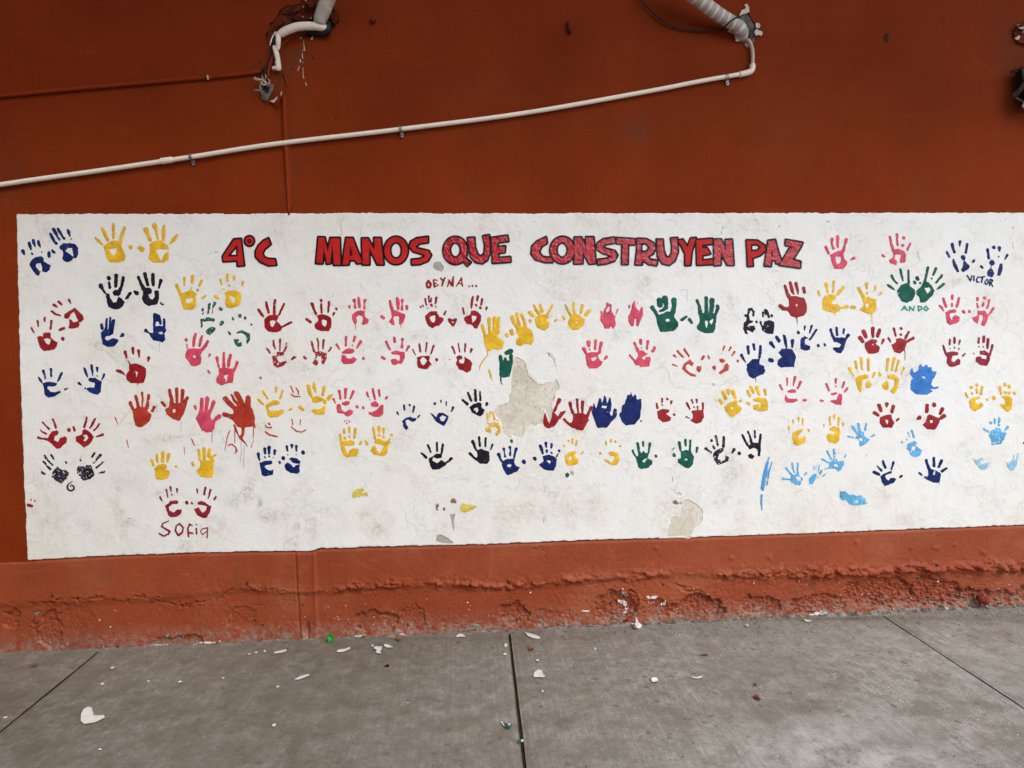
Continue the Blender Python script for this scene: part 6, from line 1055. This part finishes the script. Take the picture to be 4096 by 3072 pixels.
for _ in range(2200):
    if rg.random() < .85: px = rg.uniform(-100, 4200); yy = -rg.random()**2*.16-.03
    else: px = rg.uniform(-100, 4200); yy = -rg.uniform(.05, 1.6)
    x = W(np.array([px]), np.array([2500.]), yy)[0][0]; r = rg.uniform(.0012, .0036)*(1.5 if rg.random() < .08 else 1); k = len(V)
    V += [(x+r*rg.uniform(.6, 1.2), yy, .003), (x, yy+r, .003), (x-r, yy+r*.2, .003), (x, yy-r, .003), (x+r*.1, yy, .003+r*rg.uniform(.6, 1.4))]
    Fc += [(k, k+1, k+4), (k+1, k+2, k+4), (k+2, k+3, k+4), (k+3, k, k+4)]
obj('grit', V, Fc, rough_mat('grit', (96, 88, 80), (150, 140, 130), 200), None, kind='stuff')

# -- loose chips of paint, leaves and litter: (x, y, outline as angle-radius noise or polygon, material, label)
def chip(px, py, w_, h_, mat, label, cat='paint chip', name='paint_chip', ang=0, curl=.006, poly=None, seed=0, th=.0011, into=None, lift=0.):
    base = G(np.array(float(px)), np.array(float(py)), .003); t = into or thing(name, label, cat, tuple(base), 'paint chips fallen on the floor' if name == 'paint_chip' else None)
    rr = random.Random(seed+int(px)); pts = []
    if poly: pts = [G(np.array(float(a)), np.array(float(b)), .003)[:2]-base[:2] for a, b in poly]
    else:
        L_ = G(np.array(px-w_), np.array(float(py)), .003); R_ = G(np.array(px+w_), np.array(float(py)), .003); T_ = G(np.array(float(px)), np.array(py-h_), .003); B_ = G(np.array(float(px)), np.array(py+h_), .003)
        rx = (R_[0]-L_[0])/2; ry = (T_[1]-B_[1])/2; n = 13
        for k in range(n):
            a = 6.283*k/n; q = .62+.5*rr.random(); x, y = rx*q*math.cos(a), ry*q*math.sin(a); pts.append(np.array([x*math.cos(ang)-y*math.sin(ang), x*math.sin(ang)+y*math.cos(ang)]))
    R0 = max(np.hypot(*p) for p in pts); n = len(pts); V = []; Fc = []; ax = rr.uniform(0, 3)
    for lay in (0, 1):
        for s_ in (1., .55):
            for p in pts:
                q = p*s_; z = curl*((q[0]*math.cos(ax)+q[1]*math.sin(ax))/R0)**2+.0008+lay*th+rr.uniform(0, .0006); V.append((q[0], q[1], z))
        V.append((0, 0, .0008+lay*th))
    m = 2*n+1
    for lay in (0, 1):
        o_ = lay*m
        for i in range(n):
            j = (i+1) % n; a = [(o_+i, o_+j, o_+n+j, o_+n+i), (o_+n+i, o_+n+j, o_+2*n)]; Fc += a if lay else [z[::-1] for z in a]
    Fc += [(i, (i+1) % n, m+(i+1) % n, m+i) for i in range(n)]
    o = obj('flake', V, Fc, mat, t, False)
    if into: o.location = Vector(base)-into.location+Vector((0, 0, lift)); o['label'] = label
    return t
K5 = lambda a, b: (a*.633, 2500+b*.633)
chip(370, 2864, 0, 0, M_CHIP, 'largest white paint flake, boot shaped, lying on the left slab', poly=[K5(*p) for p in [(512, 570), (530, 535), (558, 520), (583, 528), (576, 545), (590, 552), (593, 580), (625, 584), (655, 576), (663, 590), (600, 618), (530, 628), (510, 610)]], curl=.010)
chip(1203, 2709, 0, 0, M_CHIP, 'long ragged white sliver on the left slab below the bottle cap', poly=[K5(*p) for p in [(1860, 346), (1900, 325), (1950, 312), (1958, 322), (1925, 338), (1880, 348)]])
chip(1111, 2748, 7, 4, M_CHIP, 'tiny torn white chip beside the long ragged sliver')
chip(1098, 2903, 8, 6, M_CHIP, 'round white chip alone low on the left slab')
st_ = chip(1120, 2608, 0, 0, M_CHIP, 'narrow white strip with a green tip left of the bottle cap', poly=[K5(*p) for p in [(1732, 183), (1735, 172), (1790, 162), (1812, 156), (1810, 166), (1780, 178)]])
chip(1146, 2600, 4, 3, M_CHIPG, 'green tip', into=st_, lift=.001)
chip(1025, 2611, 7, 4, M_CHIP, 'small white chip, second from the left of the row near the wall')
chip(997, 2618, 7, 3, M_CHIP, 'flat white chip, leftmost of the row near the wall')
chip(1057, 2607, 7, 3, M_CHIP, 'small white chip just left of the green tipped strip')
chip(1373, 2602, 0, 0, M_CHIP, 'long white strip just right of the bottle cap', poly=[(1346, 2611), (1352, 2603), (1380, 2597), (1400, 2593), (1401, 2601), (1375, 2608), (1356, 2611)])
chip(1509, 2592, 0, 0, M_CHIP, 'forked white flake near the wall between two smaller ones', poly=[(1494, 2593), (1503, 2587), (1528, 2588), (1527, 2598), (1521, 2604), (1524, 2616), (1514, 2618), (1504, 2612), (1512, 2602), (1502, 2598)])
chip(1553, 2588, 0, 0, M_CHIP, 'pointed white flake right of the forked one', poly=[(1536, 2586), (1540, 2581), (1558, 2583), (1573, 2592), (1550, 2593)])
chip(1489, 2586, 6, 4, M_CHIP, 'little white chip at the upper left of the forked flake')
chip(1844, 2546, 0, 0, M_CHIP, 'bent white flake touching the foot of the wall left of the middle joint', poly=[(1824, 2547), (1836, 2540), (1850, 2540), (1862, 2548), (1858, 2552), (1842, 2548), (1828, 2550)])
chip(2023, 2583, 8, 8, M_CHIP, 'rounded white chip just left of the middle joint')
chip(2020, 2620, 8, 3, M_CHIP, 'thin white chip below the rounded one by the middle joint')
chip(2129, 2544, 0, 0, M_CHIP, 'long white splinter right of the middle joint by the wall', poly=[(2099, 2530), (2112, 2533), (2140, 2540), (2162, 2552), (2155, 2556), (2130, 2553), (2112, 2546)])
chip(2150, 2645, 7, 5, M_CHIP, 'comma shaped white chip above the fan shaped flake')
chip(2154, 2698, 0, 0, M_CHIP, 'fan shaped white flake right of the middle joint', poly=[(2134, 2702), (2140, 2690), (2155, 2680), (2168, 2684), (2172, 2700), (2182, 2712), (2172, 2716), (2155, 2710), (2136, 2710)], curl=.01)
chip(2171, 2769, 5, 4, M_CHIP, 'tiny cream chip below the fan shaped flake')
chip(2621, 2726, 15, 9, M_CHIP, 'curled white chip in the middle of the right slab', curl=.012)
chip(2382, 2597, 5, 4, M_CHIP, 'tiny white chip between the middle joint and the crumpled scrap')
chip(2791, 2711, 0, 0, M_CHIP, 'thin curved white shaving right of the curled chip', poly=[(2764, 2710), (2785, 2711), (2800, 2706), (2808, 2704), (2811, 2710), (2796, 2716), (2775, 2714)])
chip(3229, 2485, 0, 0, M_CHIP, 'flat white chip by the wall foot left of the right joint', poly=[(3214, 2482), (3226, 2480), (3246, 2486), (3243, 2490), (3226, 2489)])
chip(399, 3001, 8, 4, M_CHIP, 'small beige chip near the bottom left of the floor')
chip(19, 2873, 9, 4, M_CHIP, 'white chip at the left edge of the floor')
chip(594, 2726, 5, 4, M_CHIP, 'white dot of paint above the middle of the left slab')
chip(409, 2739, 7, 3, M_CHIP, 'small white chip right of the left joint')
chip(721, 2730, 8, 3, M_CHIP, 'short slanted white chip in the middle of the left slab')
chip(893, 2714, 5, 3, M_CHIP, 'tiny white chip above centre of the left slab')
chip(453, 2674, 12, 5, M_PEB, 'faint beige chip lying right of the left joint near the wall')
gf_ = chip(2028, 2903, 0, 0, M_CHIPG, 'dark green paint flake with a white edge left of the middle joint', poly=[(2012, 2892), (2030, 2898), (2048, 2904), (2044, 2912), (2030, 2920), (2022, 2914)], curl=.010)
chip(2010, 2896, 0, 0, M_CHIP, 'white edge', into=gf_, lift=.001, poly=[(2004, 2890), (2009, 2889), (2016, 2900), (2020, 2910), (2012, 2904)], curl=.004)
chip(2036, 2904, 7, 3, M_CHIP, 'white spot', into=gf_, lift=.004)
chip(2078, 2970, 10, 7, M_CHIPG, 'grey green flake at the edge of the middle joint')
chip(2090, 2964, 6, 6, M_CHIP, 'white crumb wedged in the middle joint')
chip(1594, 2559, 0, 0, M_LEAF, 'folded brown dry leaf leaning at the foot of the wall', 'leaf', 'dry_leaf', poly=[(1582, 2560), (1586, 2549), (1598, 2556), (1608, 2568), (1596, 2569)], curl=.016)
chip(2123, 2598, 12, 9, M_LEAF, 'brown crumpled leaf bit right of the middle joint', 'leaf', 'dry_leaf', curl=.014)
chip(136, 2664, 0, 0, M_LEAF, 'pale brown leaf left of the left joint', 'leaf', 'dry_leaf', poly=[(116, 2670), (130, 2660), (150, 2657), (152, 2662), (138, 2668)], curl=.006)
chip(1549, 2665, 11, 5, M_BLACK, 'small blue black scrap on the left slab below the forked flake', 'scrap', 'plastic_scrap')
chip(3022, 2741, 6, 6, M_RUST, 'dark red flake in the middle of the right slab', 'paint chip', 'paint_chip')
chip(3030, 2794, 12, 13, M_RUST, 'largest dark red flake, lower on the right slab', 'paint chip', 'paint_chip', ang=.5)
chip(2818, 2621, 18, 3, M_RUST, 'narrow dark red flake below the crumpled scrap', 'paint chip', 'paint_chip', ang=-.2)
# crumpled paper scrap and pebble against the wall
def lump(px, py, r, mat, name, label, cat, spikes=0., seed=1, squash=.8):
    b = G(np.array(float(px)), np.array(float(py)), .003); t = thing(name, label, cat, tuple(b)); rr = random.Random(seed); V = []; Fc = []
    nu, nv = 12, 7
    for j in range(nv+1):
        for i in range(nu):
            th = math.pi*j/nv; ph = 6.283*i/nu; q = r*(1+spikes*(rr.random()-.5)); V.append((q*math.sin(th)*math.cos(ph), q*math.sin(th)*math.sin(ph)*.8, r*squash+q*math.cos(th)*squash))
    for j in range(nv):
        for i in range(nu): Fc.append((j*nu+i, (j+1)*nu+i, (j+1)*nu+(i+1) % nu, j*nu+(i+1) % nu))
    return t, obj('body', V, Fc, mat, t)
t, _ = lump(2551, 2514, .017, M_CHIP, 'crumpled_paper', 'crumpled white scrap with an upright tip against the foot of the wall', 'paper', .5, 3)
obj('tip', [(-.012, .004, .02), (.010, .004, .02), (-.006, .012, .055), (-.010, .0, .02), (.008, -.003, .02), (-.005, .009, .055)], [(0, 1, 2), (5, 4, 3), (0, 3, 4, 1), (1, 4, 5, 2), (2, 5, 3, 0)], M_CHIP, t)
lump(2988, 2507, .009, M_PEB, 'pebble', 'pale pebble near the wall foot right of the crumpled scrap', 'pebble', .3, 5)
# stone lodged in the wall base at the right
t = thing('lodged_stone', 'dark red stone wedged in the broken base at far right', 'stone', tuple(WP(3920, 2395, -.01)))
for i, (dx, dz, r) in enumerate(((0, 0, .020), (.022, -.012, .018))):
    V = []; Fc = []; rr = random.Random(i)
    for j in range(7):
        for k in range(12):
            th = math.pi*j/6; ph = 6.283*k/12; q = r*(.85+.3*rr.random()); V.append((dx+q*math.sin(th)*math.cos(ph), -.004+q*math.sin(th)*math.sin(ph), dz+q*math.cos(th)))
    for j in range(6):
        for k in range(12): Fc.append((j*12+k, (j+1)*12+k, (j+1)*12+(k+1) % 12, j*12+(k+1) % 12))
    obj('stone', V, Fc, rough_mat('dark_red_stone', (110, 44, 32), (128, 54, 40), 30), t, True)
# green bottle cap leaning against the wall
t = thing('bottle_cap', 'bright green plastic bottle cap leaning against the foot of the wall', 'bottle cap', tuple(G(np.array(1322.), np.array(2566.), .003)))
n = 40; V = []; Fc = []; rc = .0165
prof = [(rc*.96, 0, 0), (rc, .002, 0), (rc, .012, 1), (rc*.97, .0135, 0), (rc*.86, .0135, 0), (rc*.84, .004, 0), (rc*.30, .0032, 0), (0.0001, .0032, 0)]
for r_, d, kn in prof:
    for k in range(n):
        a = 6.283*k/n; q = r_+(.0006 if (k % 2 and kn) else 0); V.append((q*math.cos(a), -d, q*math.sin(a)))
for i in range(len(prof)-1):
    for k in range(n): Fc.append((i*n+k, i*n+(k+1) % n, (i+1)*n+(k+1) % n, (i+1)*n+k))
Fc.append(tuple(range(n))[::-1])
tilt = Matrix.Rotation(R(-12), 3, 'X') @ Matrix.Rotation(R(10), 3, 'Z')
o = obj('cap_shell', [tuple(tilt @ Vector(v_)+Vector((0, .006, rc))) for v_ in V], Fc, M_CAP, t, False)
V = []; Fc = []
for i in range(9):
    for k in range(n):
        a = 6.283*k/n; b_ = 6.283*i/8; V.append(((rc*.72+.0009*math.cos(b_))*math.cos(a), -.005-.0012*math.sin(b_), (rc*.72+.0009*math.cos(b_))*math.sin(a)))
for i in range(8):
    for k in range(n): Fc.append((i*n+k, i*n+(k+1) % n, (i+1)*n+(k+1) % n, (i+1)*n+k))
obj('liner_ring', [tuple(tilt @ Vector(v_)+Vector((0, .006, rc))) for v_ in V], Fc, M_CAP, t, True)

# ================================================================== outside the picture: walkway ceiling and yard, plus two added sky blockers
def box(name, x0, x1, y0, y1, z0, z1, mat, **p):
    V = [(x, y, z) for z in (z0, z1) for y in (y0, y1) for x in (x0, x1)]
    return obj(name, V, [(0, 2, 3, 1), (4, 5, 7, 6), (0, 1, 5, 4), (2, 6, 7, 3), (0, 4, 6, 2), (1, 3, 7, 5)], mat, **p)
box('ceiling', -9, 9, CEIL_Y, .25, CEIL_Z, CEIL_Z+.15, M_CEIL, kind='structure')
box('left_sky_blocker', LEFT_X-.15, LEFT_X, LEFT_BLOCK_Y, .25, -.05, CEIL_Z-.002, M_CEIL, kind='structure')  # unseen side wall, added to keep light off the left end
box('back_sky_blocker', -12, BACK_X, -BACK_Y-.3, -BACK_Y, -.05, BACK_Z, M_BACK, kind='structure')  # unseen block behind the camera, added to hide low sky from the left
obj('ground', [(-60, -3.7, -.05), (60, -3.7, -.05), (60, -90, -.05), (-60, -90, -.05)], [(3, 2, 1, 0)], M_YARD, kind='structure')
